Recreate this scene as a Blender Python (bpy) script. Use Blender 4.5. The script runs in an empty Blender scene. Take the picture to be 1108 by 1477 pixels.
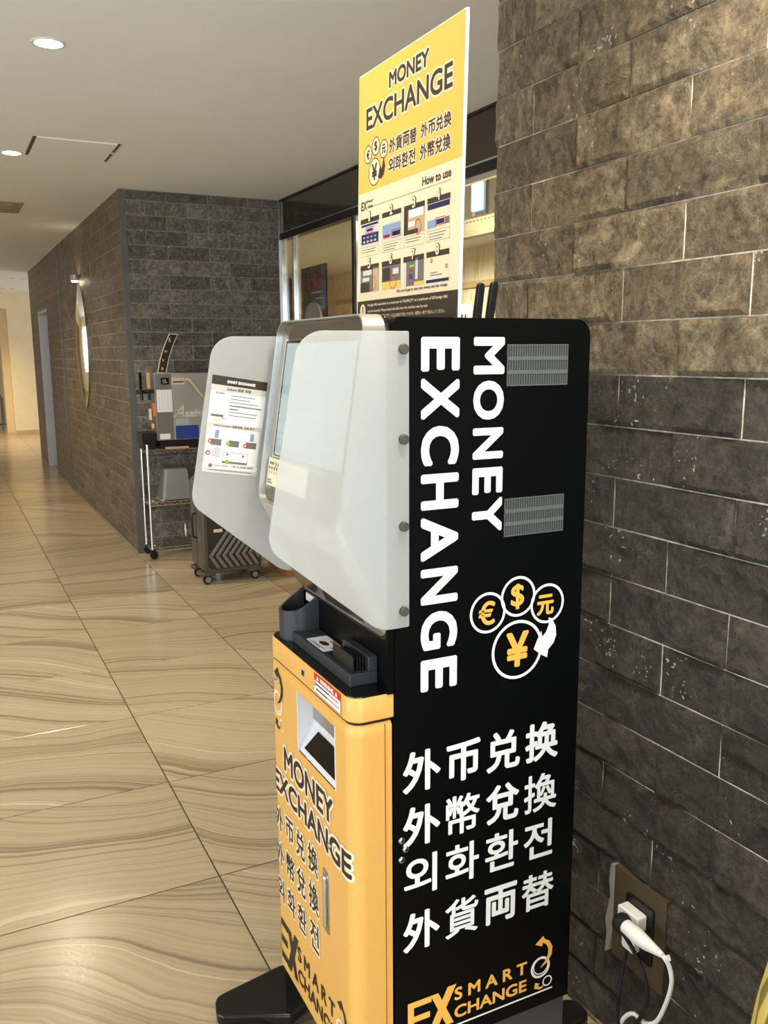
import bpy, bmesh, math, random
from mathutils import Vector, Matrix, noise as mnoise
random.seed(7)
S = bpy.context.scene
C = S.collection
PI = math.pi

# ------------------------------------------------------------------ camera
CH = 1.42
cam_d = bpy.data.cameras.new('camera'); cam = bpy.data.objects.new('camera', cam_d); C.objects.link(cam)
cam_d.sensor_fit = 'HORIZONTAL'; cam_d.sensor_width = 36.0
cam_d.lens = 36.0 * 1268.56 / 1108.0
cam_d.clip_start = 0.02
yaw, pit, rol = 0.462475692, -0.179340741, -0.00615741924
fw = Vector((math.sin(yaw) * math.cos(pit), math.cos(yaw) * math.cos(pit), math.sin(pit)))
rt = Vector((math.cos(yaw), -math.sin(yaw), 0)); up = rt.cross(fw)
r2 = rt * math.cos(rol) + up * math.sin(rol); u2 = -rt * math.sin(rol) + up * math.cos(rol)
M = Matrix((r2, u2, -fw)).transposed().to_4x4(); M.translation = Vector((0, 0, CH))
cam.matrix_world = M
S.camera = cam

# ------------------------------------------------------------------ exposure, world, area lights
S.view_settings.view_transform = 'Standard'
S.view_settings.look = 'None'
S.view_settings.gamma = 1.0
S.view_settings.use_curve_mapping = False
S.view_settings.exposure = 0.92
W = bpy.data.worlds.new('world'); S.world = W; W.use_nodes = True
W.node_tree.nodes['Background'].inputs[0].default_value = (0.80, 0.90, 1.0, 1)
W.node_tree.nodes['Background'].inputs[1].default_value = 1.8

def area(name, loc, target, sx, sy, power, col):
    d = bpy.data.lights.new(name, 'AREA'); d.shape = 'RECTANGLE'; d.size = sx; d.size_y = sy
    d.energy = power; d.color = col
    o = bpy.data.objects.new(name, d); C.objects.link(o); o.location = loc
    o.rotation_euler = (Vector(target) - Vector(loc)).to_track_quat('-Z', 'Y').to_euler()
    return o
# daylight through the glazed entrance behind the camera and through the glazed side on the left
area('entrance_daylight', (-0.6, -3.0, 1.35), (-0.2, 4, 1.5), 3.2, 2.2, 43, (0.93, 0.96, 1.0))
area('side_daylight', (-3.05, 1.5, 1.25), (1, 2.4, 1.9), 3.4, 2.1, 13, (0.98, 0.98, 0.98))

WARM = (1.0, 0.74, 0.42)
WARM2 = (1.0, 0.88, 0.70)

# ------------------------------------------------------------------ materials
def mat(name, col, rough=0.5, metal=0.0, emit=None, es=0.0, spec=0.5, coat=0.0, trans=0.0, ior=1.45):
    m = bpy.data.materials.new(name); m.use_nodes = True
    b = m.node_tree.nodes['Principled BSDF']
    b.inputs['Base Color'].default_value = (*col, 1); b.inputs['Roughness'].default_value = rough
    b.inputs['Metallic'].default_value = metal; b.inputs['Specular IOR Level'].default_value = spec
    b.inputs['Coat Weight'].default_value = coat
    b.inputs['Transmission Weight'].default_value = trans; b.inputs['IOR'].default_value = ior
    if emit: b.inputs['Emission Color'].default_value = (*emit, 1); b.inputs['Emission Strength'].default_value = es
    return m
def sr(r, g, b):
    f = lambda c: ((c / 255 + 0.055) / 1.055) ** 2.4 if c > 10 else c / 255 / 12.92
    return (f(r), f(g), f(b))
def N(m, t, **k):
    n = m.node_tree.nodes.new(t)
    for a, v in k.items():
        if a.startswith('i_'):
            n.inputs[a[2:].replace('_', ' ')].default_value = v
        else: setattr(n, a, v)
    return n
def L(m, a, b): m.node_tree.links.new(a, b)
def ramp(m, fac, stops):
    r = N(m, 'ShaderNodeValToRGB'); e = r.color_ramp.elements
    while len(e) < len(stops): e.new(0.5)
    for i, (p, c) in enumerate(stops): e[i].position = p; e[i].color = (*c, 1)
    L(m, fac, r.inputs[0]); return r
def grainy(m, scale=40, amt=0.12, bump=0.1, dist=0.002):
    """small colour grain and relief on a plain material"""
    b = m.node_tree.nodes['Principled BSDF']; col = tuple(b.inputs['Base Color'].default_value)[:3]
    tc = N(m, 'ShaderNodeTexCoord'); n = N(m, 'ShaderNodeTexNoise', i_Scale=scale, i_Detail=4.0)
    L(m, tc.outputs['Object'], n.inputs['Vector'])
    r = ramp(m, n.outputs['Fac'], [(0.3, tuple(c * (1 - amt) for c in col)), (0.7, tuple(min(1, c * (1 + amt)) for c in col))])
    L(m, r.outputs[0], b.inputs['Base Color'])
    if bump:
        bp = N(m, 'ShaderNodeBump', i_Strength=bump, i_Distance=dist); L(m, n.outputs['Fac'], bp.inputs['Height']); L(m, bp.outputs[0], b.inputs['Normal'])
    return m

def stone_mat(name, dark, mid, light, chip=0.70, bump=0.9):
    m = bpy.data.materials.new(name); m.use_nodes = True
    b = m.node_tree.nodes['Principled BSDF']
    tc = N(m, 'ShaderNodeTexCoord'); oi = N(m, 'ShaderNodeObjectInfo')
    sc = N(m, 'ShaderNodeVectorMath', operation='MULTIPLY_ADD')
    cx = N(m, 'ShaderNodeCombineXYZ')
    for i in range(3): L(m, oi.outputs['Random'], cx.inputs[i])
    L(m, cx.outputs[0], sc.inputs[0]); sc.inputs[1].default_value = (37, 51, 23); L(m, tc.outputs['Object'], sc.inputs[2])
    v = sc.outputs[0]
    n1 = N(m, 'ShaderNodeTexNoise', i_Scale=13.0, i_Detail=9.0, i_Roughness=0.74, i_Distortion=0.35); L(m, v, n1.inputs['Vector'])
    n2 = N(m, 'ShaderNodeTexNoise', i_Scale=46.0, i_Detail=8.0, i_Roughness=0.80); L(m, v, n2.inputs['Vector'])
    vo = N(m, 'ShaderNodeTexNoise', i_Scale=24.0, i_Detail=3.0, i_Distortion=0.8); vo.noise_type = 'RIDGED_MULTIFRACTAL'; L(m, v, vo.inputs['Vector'])
    r1 = ramp(m, n1.outputs['Fac'], [(0.15, dark), (0.45, mid), (0.95, light)])
    rr = N(m, 'ShaderNodeMapRange', i_From_Min=0.0, i_From_Max=1.0, i_To_Min=0.70, i_To_Max=1.28); L(m, oi.outputs['Random'], rr.inputs[0])
    h = N(m, 'ShaderNodeMix', data_type='RGBA', blend_type='MULTIPLY'); h.inputs[0].default_value = 1.0
    L(m, r1.outputs[0], h.inputs[6]); L(m, rr.outputs[0], h.inputs[7])
    # grain
    g = ramp(m, n2.outputs['Fac'], [(0.36, (0.35, 0.35, 0.35)), (0.62, (1.55, 1.52, 1.44))])
    h2 = N(m, 'ShaderNodeMix', data_type='RGBA', blend_type='MULTIPLY'); h2.inputs[0].default_value = 0.95
    L(m, h.outputs[2], h2.inputs[6]); L(m, g.outputs[0], h2.inputs[7])
    # pale chipped flecks
    n3 = N(m, 'ShaderNodeTexNoise', i_Scale=9.0, i_Detail=2.0); L(m, v, n3.inputs['Vector'])
    n4 = N(m, 'ShaderNodeTexNoise', i_Scale=110.0, i_Detail=1.0); L(m, v, n4.inputs['Vector'])
    mm = N(m, 'ShaderNodeMath', operation='MULTIPLY'); L(m, n3.outputs['Fac'], mm.inputs[0]); L(m, n4.outputs['Fac'], mm.inputs[1])
    cr = ramp(m, mm.outputs[0], [(0.445, (0, 0, 0)), (0.46, (1, 1, 1))])
    cc = N(m, 'ShaderNodeMix', data_type='RGBA'); L(m, cr.outputs[0], cc.inputs[0]); L(m, h2.outputs[2], cc.inputs[6]); cc.inputs[7].default_value = (*tuple(min(0.6, c * 5) for c in light), 1)
    wv = N(m, 'ShaderNodeVectorMath', operation='MULTIPLY_ADD'); L(m, n1.outputs['Color'], wv.inputs[0]); wv.inputs[1].default_value = (0.06, 0.06, 0.06); L(m, v, wv.inputs[2])
    fc = N(m, 'ShaderNodeTexVoronoi', i_Scale=24.0); L(m, wv.outputs[0], fc.inputs['Vector'])
    fh = N(m, 'ShaderNodeSeparateColor'); L(m, fc.outputs['Color'], fh.inputs[0])
    fr_ = N(m, 'ShaderNodeMapRange', i_To_Min=0.74, i_To_Max=1.22); L(m, fh.outputs[0], fr_.inputs[0])
    fm_ = N(m, 'ShaderNodeMix', data_type='RGBA', blend_type='MULTIPLY'); fm_.inputs[0].default_value = 1.0; L(m, cc.outputs[2], fm_.inputs[6]); L(m, fr_.outputs[0], fm_.inputs[7])
    # pale hairline veins
    n6 = N(m, 'ShaderNodeTexNoise', i_Scale=14.0, i_Detail=8.0, i_Distortion=0.4); L(m, v, n6.inputs['Vector'])
    vr = ramp(m, n6.outputs['Fac'], [(0.486, (0, 0, 0)), (0.50, (0.20, 0.20, 0.20)), (0.514, (0, 0, 0))])
    vm = N(m, 'ShaderNodeMix', data_type='RGBA'); L(m, vr.outputs[0], vm.inputs[0]); L(m, fm_.outputs[2], vm.inputs[6]); vm.inputs[7].default_value = (*tuple(min(0.6, c * 1.9) for c in light), 1)
    L(m, vm.outputs[2], b.inputs['Base Color'])
    b.inputs['Roughness'].default_value = 0.42
    # relief
    a1 = N(m, 'ShaderNodeMath', operation='MULTIPLY_ADD'); L(m, n1.outputs['Fac'], a1.inputs[0]); a1.inputs[1].default_value = 1.6
    a0 = N(m, 'ShaderNodeMath', operation='MULTIPLY'); L(m, n2.outputs['Fac'], a0.inputs[0]); a0.inputs[1].default_value = 0.55
    L(m, a0.outputs[0], a1.inputs[2])
    a2 = N(m, 'ShaderNodeMath', operation='MULTIPLY_ADD'); L(m, vo.outputs['Fac'], a2.inputs[0]); a2.inputs[1].default_value = 0.25; L(m, a1.outputs[0], a2.inputs[2])
    a3 = N(m, 'ShaderNodeMath', operation='MULTIPLY_ADD'); L(m, fh.outputs[0], a3.inputs[0]); a3.inputs[1].default_value = 0.30; L(m, a2.outputs[0], a3.inputs[2])
    bp = N(m, 'ShaderNodeBump', i_Strength=bump, i_Distance=0.035); L(m, a3.outputs[0], bp.inputs['Height']); L(m, bp.outputs[0], b.inputs['Normal'])
    return m
M_STONE = stone_mat('slate_brown', sr(78, 68, 54), sr(132, 117, 94), sr(176, 158, 130))
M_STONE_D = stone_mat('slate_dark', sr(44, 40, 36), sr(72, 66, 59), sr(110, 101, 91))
M_STONE_G = stone_mat('slate_grey', sr(70, 67, 63), sr(106, 102, 96), sr(140, 134, 126), bump=0.6)
M_STONE_W = stone_mat('slate_warm', sr(68, 58, 46), sr(104, 90, 71), sr(142, 125, 100), bump=0.7)
M_GROUT = grainy(mat('pale_grout', sr(206, 198, 182), 0.8), 60, 0.35, 0.3)
M_GROUT_D = grainy(mat('grey_grout', sr(146, 139, 126), 0.85), 60, 0.3, 0.3)

def tile_mat():
    m = bpy.data.materials.new('veined_stone_tile'); m.use_nodes = True
    b = m.node_tree.nodes['Principled BSDF']
    tc = N(m, 'ShaderNodeTexCoord'); oi = N(m, 'ShaderNodeObjectInfo')
    cx = N(m, 'ShaderNodeCombineXYZ')
    for i in range(3): L(m, oi.outputs['Random'], cx.inputs[i])
    sc = N(m, 'ShaderNodeVectorMath', operation='MULTIPLY_ADD'); L(m, cx.outputs[0], sc.inputs[0]); sc.inputs[1].default_value = (61, 83, 17); L(m, tc.outputs['Object'], sc.inputs[2])
    w1 = N(m, 'ShaderNodeTexNoise', i_Scale=0.95, i_Detail=1.0, i_Roughness=0.45); L(m, sc.outputs[0], w1.inputs['Vector'])
    w2 = N(m, 'ShaderNodeTexNoise', i_Scale=7.0, i_Detail=3.0); L(m, sc.outputs[0], w2.inputs['Vector'])
    sx = N(m, 'ShaderNodeSeparateXYZ'); L(m, sc.outputs[0], sx.inputs[0])
    # strata coordinate: mostly across y, bent by the large noise
    a = N(m, 'ShaderNodeMath', operation='MULTIPLY_ADD'); L(m, w1.outputs['Fac'], a.inputs[0]); a.inputs[1].default_value = 0.85
    dr = N(m, 'ShaderNodeMapRange', i_To_Min=-0.25, i_To_Max=0.65); L(m, oi.outputs['Random'], dr.inputs[0])
    so = N(m, 'ShaderNodeSeparateXYZ'); L(m, tc.outputs['Object'], so.inputs[0])
    dx = N(m, 'ShaderNodeMath', operation='MULTIPLY_ADD'); L(m, so.outputs['X'], dx.inputs[0]); L(m, dr.outputs[0], dx.inputs[1]); L(m, sx.outputs['Y'], dx.inputs[2]); L(m, dx.outputs[0], a.inputs[2])
    c = N(m, 'ShaderNodeMath', operation='MULTIPLY_ADD'); L(m, w2.outputs['Fac'], c.inputs[0]); c.inputs[1].default_value = 0.03; L(m, a.outputs[0], c.inputs[2])
    n1 = N(m, 'ShaderNodeTexNoise', noise_dimensions='1D', i_Scale=6.0, i_Detail=5.0, i_Roughness=0.75); L(m, c.outputs[0], n1.inputs['W'])
    n2 = N(m, 'ShaderNodeTexNoise', noise_dimensions='1D', i_Scale=48.0, i_Detail=3.0); L(m, c.outputs[0], n2.inputs['W'])
    ad = N(m, 'ShaderNodeMath', operation='MULTIPLY_ADD'); L(m, n2.outputs['Fac'], ad.inputs[0]); ad.inputs[1].default_value = 0.28
    L(m, n1.outputs['Fac'], ad.inputs[2])
    r = ramp(m, ad.outputs[0], [(0.44, sr(130, 113, 90)), (0.54, sr(154, 137, 110)), (0.66, sr(174, 158, 128)), (0.78, sr(163, 146, 117)), (0.90, sr(194, 180, 152))])
    rr = N(m, 'ShaderNodeMapRange', i_To_Min=0.84, i_To_Max=1.10); L(m, oi.outputs['Random'], rr.inputs[0])
    h = N(m, 'ShaderNodeMix', data_type='RGBA', blend_type='MULTIPLY'); h.inputs[0].default_value = 1.0; L(m, r.outputs[0], h.inputs[6]); L(m, rr.outputs[0], h.inputs[7])
    L(m, h.outputs[2], b.inputs['Base Color'])
    b.inputs['Roughness'].default_value = 0.20
    n5 = N(m, 'ShaderNodeTexNoise', i_Scale=160.0, i_Detail=2.0); L(m, tc.outputs['Object'], n5.inputs['Vector'])
    r5 = ramp(m, n5.outputs['Fac'], [(0.3, (0.15, 0.15, 0.15)), (0.8, (0.30, 0.30, 0.30))]); L(m, r5.outputs[0], b.inputs['Roughness'])
    bp = N(m, 'ShaderNodeBump', i_Strength=0.06, i_Distance=0.002); L(m, n5.outputs['Fac'], bp.inputs['Height']); L(m, bp.outputs[0], b.inputs['Normal'])
    return m
M_TILE = tile_mat()
M_JOINT = mat('dark_tile_joint', sr(74, 58, 40), 0.8)
M_CEIL = grainy(mat('ceiling_paint', sr(240, 243, 240), 0.8), 3, 0.02, 0.0)
M_BEIGE = grainy(mat('beige_wall_paint', sr(226, 208, 170), 0.7), 5, 0.03, 0.0)
M_BEIGE2 = grainy(mat('tan_wall_paint', sr(186, 158, 116), 0.75), 5, 0.03, 0.0)
M_WHITEP = mat('white_paint', sr(222, 220, 214), 0.5)
M_GREYMET = mat('grey_metal_trim', sr(96, 95, 94), 0.5, 0.3)
M_CHROME = mat('chrome', (0.78, 0.78, 0.78), 0.14, 1.0)
M_STEEL = mat('brushed_steel', (0.50, 0.49, 0.47), 0.32, 1.0)
M_SILVER = mat('satin_silver', sr(205, 205, 202), 0.32, 0.85)
M_ALU = mat('silver_paint', sr(188, 188, 186), 0.38, 0.6)
M_BLACK = grainy(mat('black_powder_coat', sr(5, 6, 7), 0.42, spec=0.14), 300, 0.15, 0.05, 0.0004)
M_BLKGLOSS = mat('gloss_black', sr(12, 12, 12), 0.16)
M_BLKPLA = mat('black_plastic', sr(22, 22, 23), 0.40)
M_RUBBER = mat('black_rubber', sr(18, 18, 18), 0.7)
M_DGREY = mat('charcoal_plastic', sr(46, 49, 52), 0.42)
M_BASEGREY = mat('grey_plinth', sr(70, 72, 72), 0.6)
M_ORANGE = grainy(mat('orange_powder_coat', sr(216, 165, 86), 0.42), 260, 0.03, 0.03, 0.0004)
M_VINYLW = mat('white_vinyl', sr(236, 240, 240), 0.5)
M_VINYLK = mat('black_vinyl', sr(38, 30, 18), 0.5)
M_VINYLC = mat('cream_vinyl', sr(232, 214, 184), 0.5)
M_VINYLO = mat('orange_vinyl', sr(242, 184, 84), 0.5)
M_TRAYW = mat('pale_grey_plastic', sr(206, 208, 210), 0.4)
M_SCREEN = mat('screen_glass', sr(150, 165, 165), 0.06, 0.0, sr(120, 140, 140), 0.03)
M_BEZEL = mat('grey_glossy_bezel', sr(118, 110, 98), 0.10, 0.6)
M_KNOB = mat('brushed_knob', sr(86, 84, 80), 0.5, 0.4)
M_PAPER = mat('white_paper', sr(232, 232, 230), 0.6)
M_CREAM = mat('cream_paper', sr(228, 208, 172), 0.6)
M_RED = mat('red_print', sr(196, 44, 30), 0.5)
M_GREEN = mat('green_print', sr(140, 180, 50), 0.5)
M_BLUE = mat('blue_print', sr(40, 60, 140), 0.5)
M_NAVY = mat('navy_print', sr(30, 30, 80), 0.5)
M_SKYB = mat('light_blue_print', sr(130, 150, 180), 0.5)
M_GREYP = mat('grey_print', sr(110, 105, 98), 0.5)
M_LGREY = mat('light_grey_print', sr(206, 200, 190), 0.5)
M_YELLOW = mat('yellow_print', sr(242, 180, 80), 0.55)
M_BANK = mat('banner_dark_print', sr(58, 46, 32), 0.5)
M_WOODP = mat('pale_wood', sr(196, 160, 112), 0.5)
M_EMIT = mat('lamp_lens', (1, 0.9, 0.7), 0.5, 0, (1.0, 0.86, 0.62), 22.0)
M_GLASS = bpy.data.materials.new('window_glass'); M_GLASS.use_nodes = True
def _glass(m, refl=0.10, tint=(0.92, 0.95, 0.94)):
    nt = m.node_tree; nt.nodes.remove(nt.nodes['Principled BSDF']); out = nt.nodes['Material Output']
    t = N(m, 'ShaderNodeBsdfTransparent'); t.inputs[0].default_value = (*tint, 1)
    g = N(m, 'ShaderNodeBsdfGlossy'); g.inputs['Roughness'].default_value = 0.02
    lw = N(m, 'ShaderNodeLayerWeight'); f = N(m, 'ShaderNodeMath', operation='POWER'); f.inputs[1].default_value = 4.0; L(m, lw.outputs['Facing'], f.inputs[0]); mx = N(m, 'ShaderNodeMixShader')
    ad = N(m, 'ShaderNodeMath', operation='ADD'); ad.inputs[1].default_value = refl; L(m, f.outputs[0], ad.inputs[0])
    L(m, ad.outputs[0], mx.inputs[0]); L(m, t.outputs[0], mx.inputs[1]); L(m, g.outputs[0], mx.inputs[2]); L(m, mx.outputs[0], out.inputs[0])
_glass(M_GLASS)
M_FROST = bpy.data.materials.new('frosted_white_acrylic'); M_FROST.use_nodes = True
def _frost(m):
    nt = m.node_tree; b = nt.nodes['Principled BSDF']; out = nt.nodes['Material Output']
    b.inputs['Base Color'].default_value = (*sr(228, 228, 222), 1); b.inputs['Roughness'].default_value = 0.22
    tl = N(m, 'ShaderNodeBsdfTranslucent'); tl.inputs[0].default_value = (0.9, 0.9, 0.88, 1)
    mx = N(m, 'ShaderNodeMixShader'); mx.inputs[0].default_value = 0.28
    L(m, b.outputs[0], mx.inputs[1]); L(m, tl.outputs[0], mx.inputs[2])
    rf = N(m, 'ShaderNodeBsdfRefraction'); rf.inputs['Roughness'].default_value = 0.50; rf.inputs['IOR'].default_value = 1.02; rf.inputs[0].default_value = (0.86, 0.91, 0.97, 1)
    mx2 = N(m, 'ShaderNodeMixShader'); mx2.inputs[0].default_value = 0.54
    L(m, mx.outputs[0], mx2.inputs[1]); L(m, rf.outputs[0], mx2.inputs[2]); L(m, mx2.outputs[0], out.inputs[0])
_frost(M_FROST)

# ------------------------------------------------------------------ helpers
class MB:
    def __init__(s): s.v = []; s.f = []
    def add(s, vs, fs):
        o = len(s.v); s.v += [tuple(v) for v in vs]; s.f += [tuple(i + o for i in f) for f in fs]; return s
    def box(s, x0, x1, y0, y1, z0, z1):
        v = [(x, y, z) for z in (z0, z1) for y in (y0, y1) for x in (x0, x1)]
        return s.add(v, [(0, 2, 3, 1), (4, 5, 7, 6), (0, 1, 5, 4), (2, 6, 7, 3), (0, 4, 6, 2), (1, 3, 7, 5)])
    def loft(s, loops, cap0=True, cap1=True, closed=True):
        n = len(loops[0]); vs = [p for l in loops for p in l]; fs = []
        for k in range(len(loops) - 1):
            for i in range(n if closed else n - 1):
                j = (i + 1) % n; fs.append((k * n + i, k * n + j, (k + 1) * n + j, (k + 1) * n + i))
        if cap0: fs.append(tuple(range(n - 1, -1, -1)))
        if cap1: fs.append(tuple((len(loops) - 1) * n + i for i in range(n)))
        return s.add(vs, fs)
    def prism(s, pts, axis, a, b):
        """pts 2D polygon; axis: 'x' (y,z), 'y' (x,z), 'z' (x,y)"""
        f = {'x': lambda p, t: (t, p[0], p[1]), 'y': lambda p, t: (p[0], t, p[1]), 'z': lambda p, t: (p[0], p[1], t)}[axis]
        return s.loft([[f(p, a) for p in pts], [f(p, b) for p in pts]])
    def cyl(s, p0, p1, r0, r1=None, n=16, cap=True):
        r1 = r0 if r1 is None else r1
        p0, p1 = Vector(p0), Vector(p1); d = (p1 - p0).normalized()
        a = d.orthogonal().normalized(); b = d.cross(a)
        lp = lambda c, r: [c + (a * math.cos(t) + b * math.sin(t)) * r for t in [2 * PI * i / n for i in range(n)]]
        return s.loft([lp(p0, r0), lp(p1, r1)], cap, cap)
    def lathe(s, prof, c, d=(0, 0, 1), n=20, cap=True):
        d = Vector(d).normalized(); a = d.orthogonal().normalized(); b = d.cross(a); c = Vector(c)
        loops = [[c + d * h + (a * math.cos(t) + b * math.sin(t)) * max(r, 1e-5) for t in [2 * PI * i / n for i in range(n)]] for r, h in prof]
        return s.loft(loops, cap, cap)
    def tube(s, pts, r, n=8, res=6):
        P = [Vector(p) for p in pts]; path = []
        if len(P) > 2 and res > 1:
            for i in range(len(P) - 1):
                p0, p1, p2, p3 = P[max(i - 1, 0)], P[i], P[i + 1], P[min(i + 2, len(P) - 1)]
                for k in range(res):
                    t = k / res
                    path.append(0.5 * ((2 * p1) + (p2 - p0) * t + (2 * p0 - 5 * p1 + 4 * p2 - p3) * t * t + (3 * p1 - p0 - 3 * p2 + p3) * t ** 3))
            path.append(P[-1])
        else: path = P
        loops = []; a = None
        for i, p in enumerate(path):
            d = (path[min(i + 1, len(path) - 1)] - path[max(i - 1, 0)]).normalized()
            a = d.orthogonal().normalized() if a is None else (a - d * a.dot(d)).normalized()
            b = d.cross(a)
            loops.append([p + (a * math.cos(t) + b * math.sin(t)) * r for t in [2 * PI * j / n for j in range(n)]])
        return s.loft(loops)

ROOT = {}
def obj(name, mb, m, parent=None, smooth=False, bevel=0.0, seg=2, label=None):
    off = ROOT.get(parent.name, Vector((0, 0, 0))) if parent else Vector((0, 0, 0))
    me = bpy.data.meshes.new(name)
    me.from_pydata([tuple(Vector(v) - off) for v in mb.v], [], mb.f)
    bm = bmesh.new(); bm.from_mesh(me)
    bmesh.ops.recalc_face_normals(bm, faces=bm.faces)
    bm.to_mesh(me); bm.free()
    if isinstance(m, (list, tuple)):
        for q in m: me.materials.append(q)
    else: me.materials.append(m)
    o = bpy.data.objects.new(name, me); C.objects.link(o)
    if parent: o.parent = parent; ROOT[o.name] = off
    if bevel:
        b = o.modifiers.new('bevel', 'BEVEL'); b.width = bevel; b.segments = seg; b.limit_method = 'ANGLE'; b.angle_limit = 0.6
    if smooth or bevel:
        for p in me.polygons: p.use_smooth = True
        try: me.set_sharp_from_angle(angle=0.7 if smooth else 1.2)
        except Exception: pass
    if label: o['label'] = label
    return o
def thing(name, label, cat, loc, group=None):
    o = bpy.data.objects.new(name, None); C.objects.link(o); o.location = loc; o.empty_display_size = 0.05
    o['label'] = label; o['category'] = cat
    if group: o['group'] = group
    ROOT[o.name] = Vector(loc); return o
def tag(o, label, cat, group=None):
    o['label'] = label; o['category'] = cat
    if group: o['group'] = group
    return o
def struct(name, mb, m, parent=None):
    o = obj(name, mb, m, parent)
    if not parent: o['kind'] = 'structure'
    return o
def rrect(x0, x1, y0, y1, r, n=5):
    """rounded rectangle, r = one radius or four (x1y1, x0y1, x0y0, x1y0)"""
    rs = r if isinstance(r, (list, tuple)) else (r,) * 4
    out = []
    for (cx, cy, a0, q) in ((x1 - rs[0], y1 - rs[0], 0, rs[0]), (x0 + rs[1], y1 - rs[1], PI / 2, rs[1]), (x0 + rs[2], y0 + rs[2], PI, rs[2]), (x1 - rs[3], y0 + rs[3], 1.5 * PI, rs[3])):
        for i in range(n + 1):
            t = a0 + PI / 2 * i / n; out.append((cx + q * math.cos(t), cy + q * math.sin(t)))
    return out
def rpoly(pts, rad, n=6):
    """polygon with every corner rounded; rad = list"""
    out = []
    for i, p in enumerate(pts):
        a = Vector(pts[i - 1]); b = Vector(p); c = Vector(pts[(i + 1) % len(pts)])
        r = rad[i] if isinstance(rad, (list, tuple)) else rad
        u = (a - b).normalized(); v = (c - b).normalized(); ang = math.acos(max(-1, min(1, u.dot(v))))
        d = min(r / math.tan(ang / 2), (a - b).length * 0.49, (c - b).length * 0.49); r = d * math.tan(ang / 2)
        cen = b + (u + v).normalized() * (r / math.sin(ang / 2))
        p0 = b + u * d - cen; p1 = b + v * d - cen
        a0 = math.atan2(p0.y, p0.x); a1 = math.atan2(p1.y, p1.x); da = (a1 - a0 + PI) % (2 * PI) - PI
        for k in range(n + 1):
            t = a0 + da * k / n; out.append((cen.x + r * math.cos(t), cen.y + r * math.sin(t)))
    return out

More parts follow.
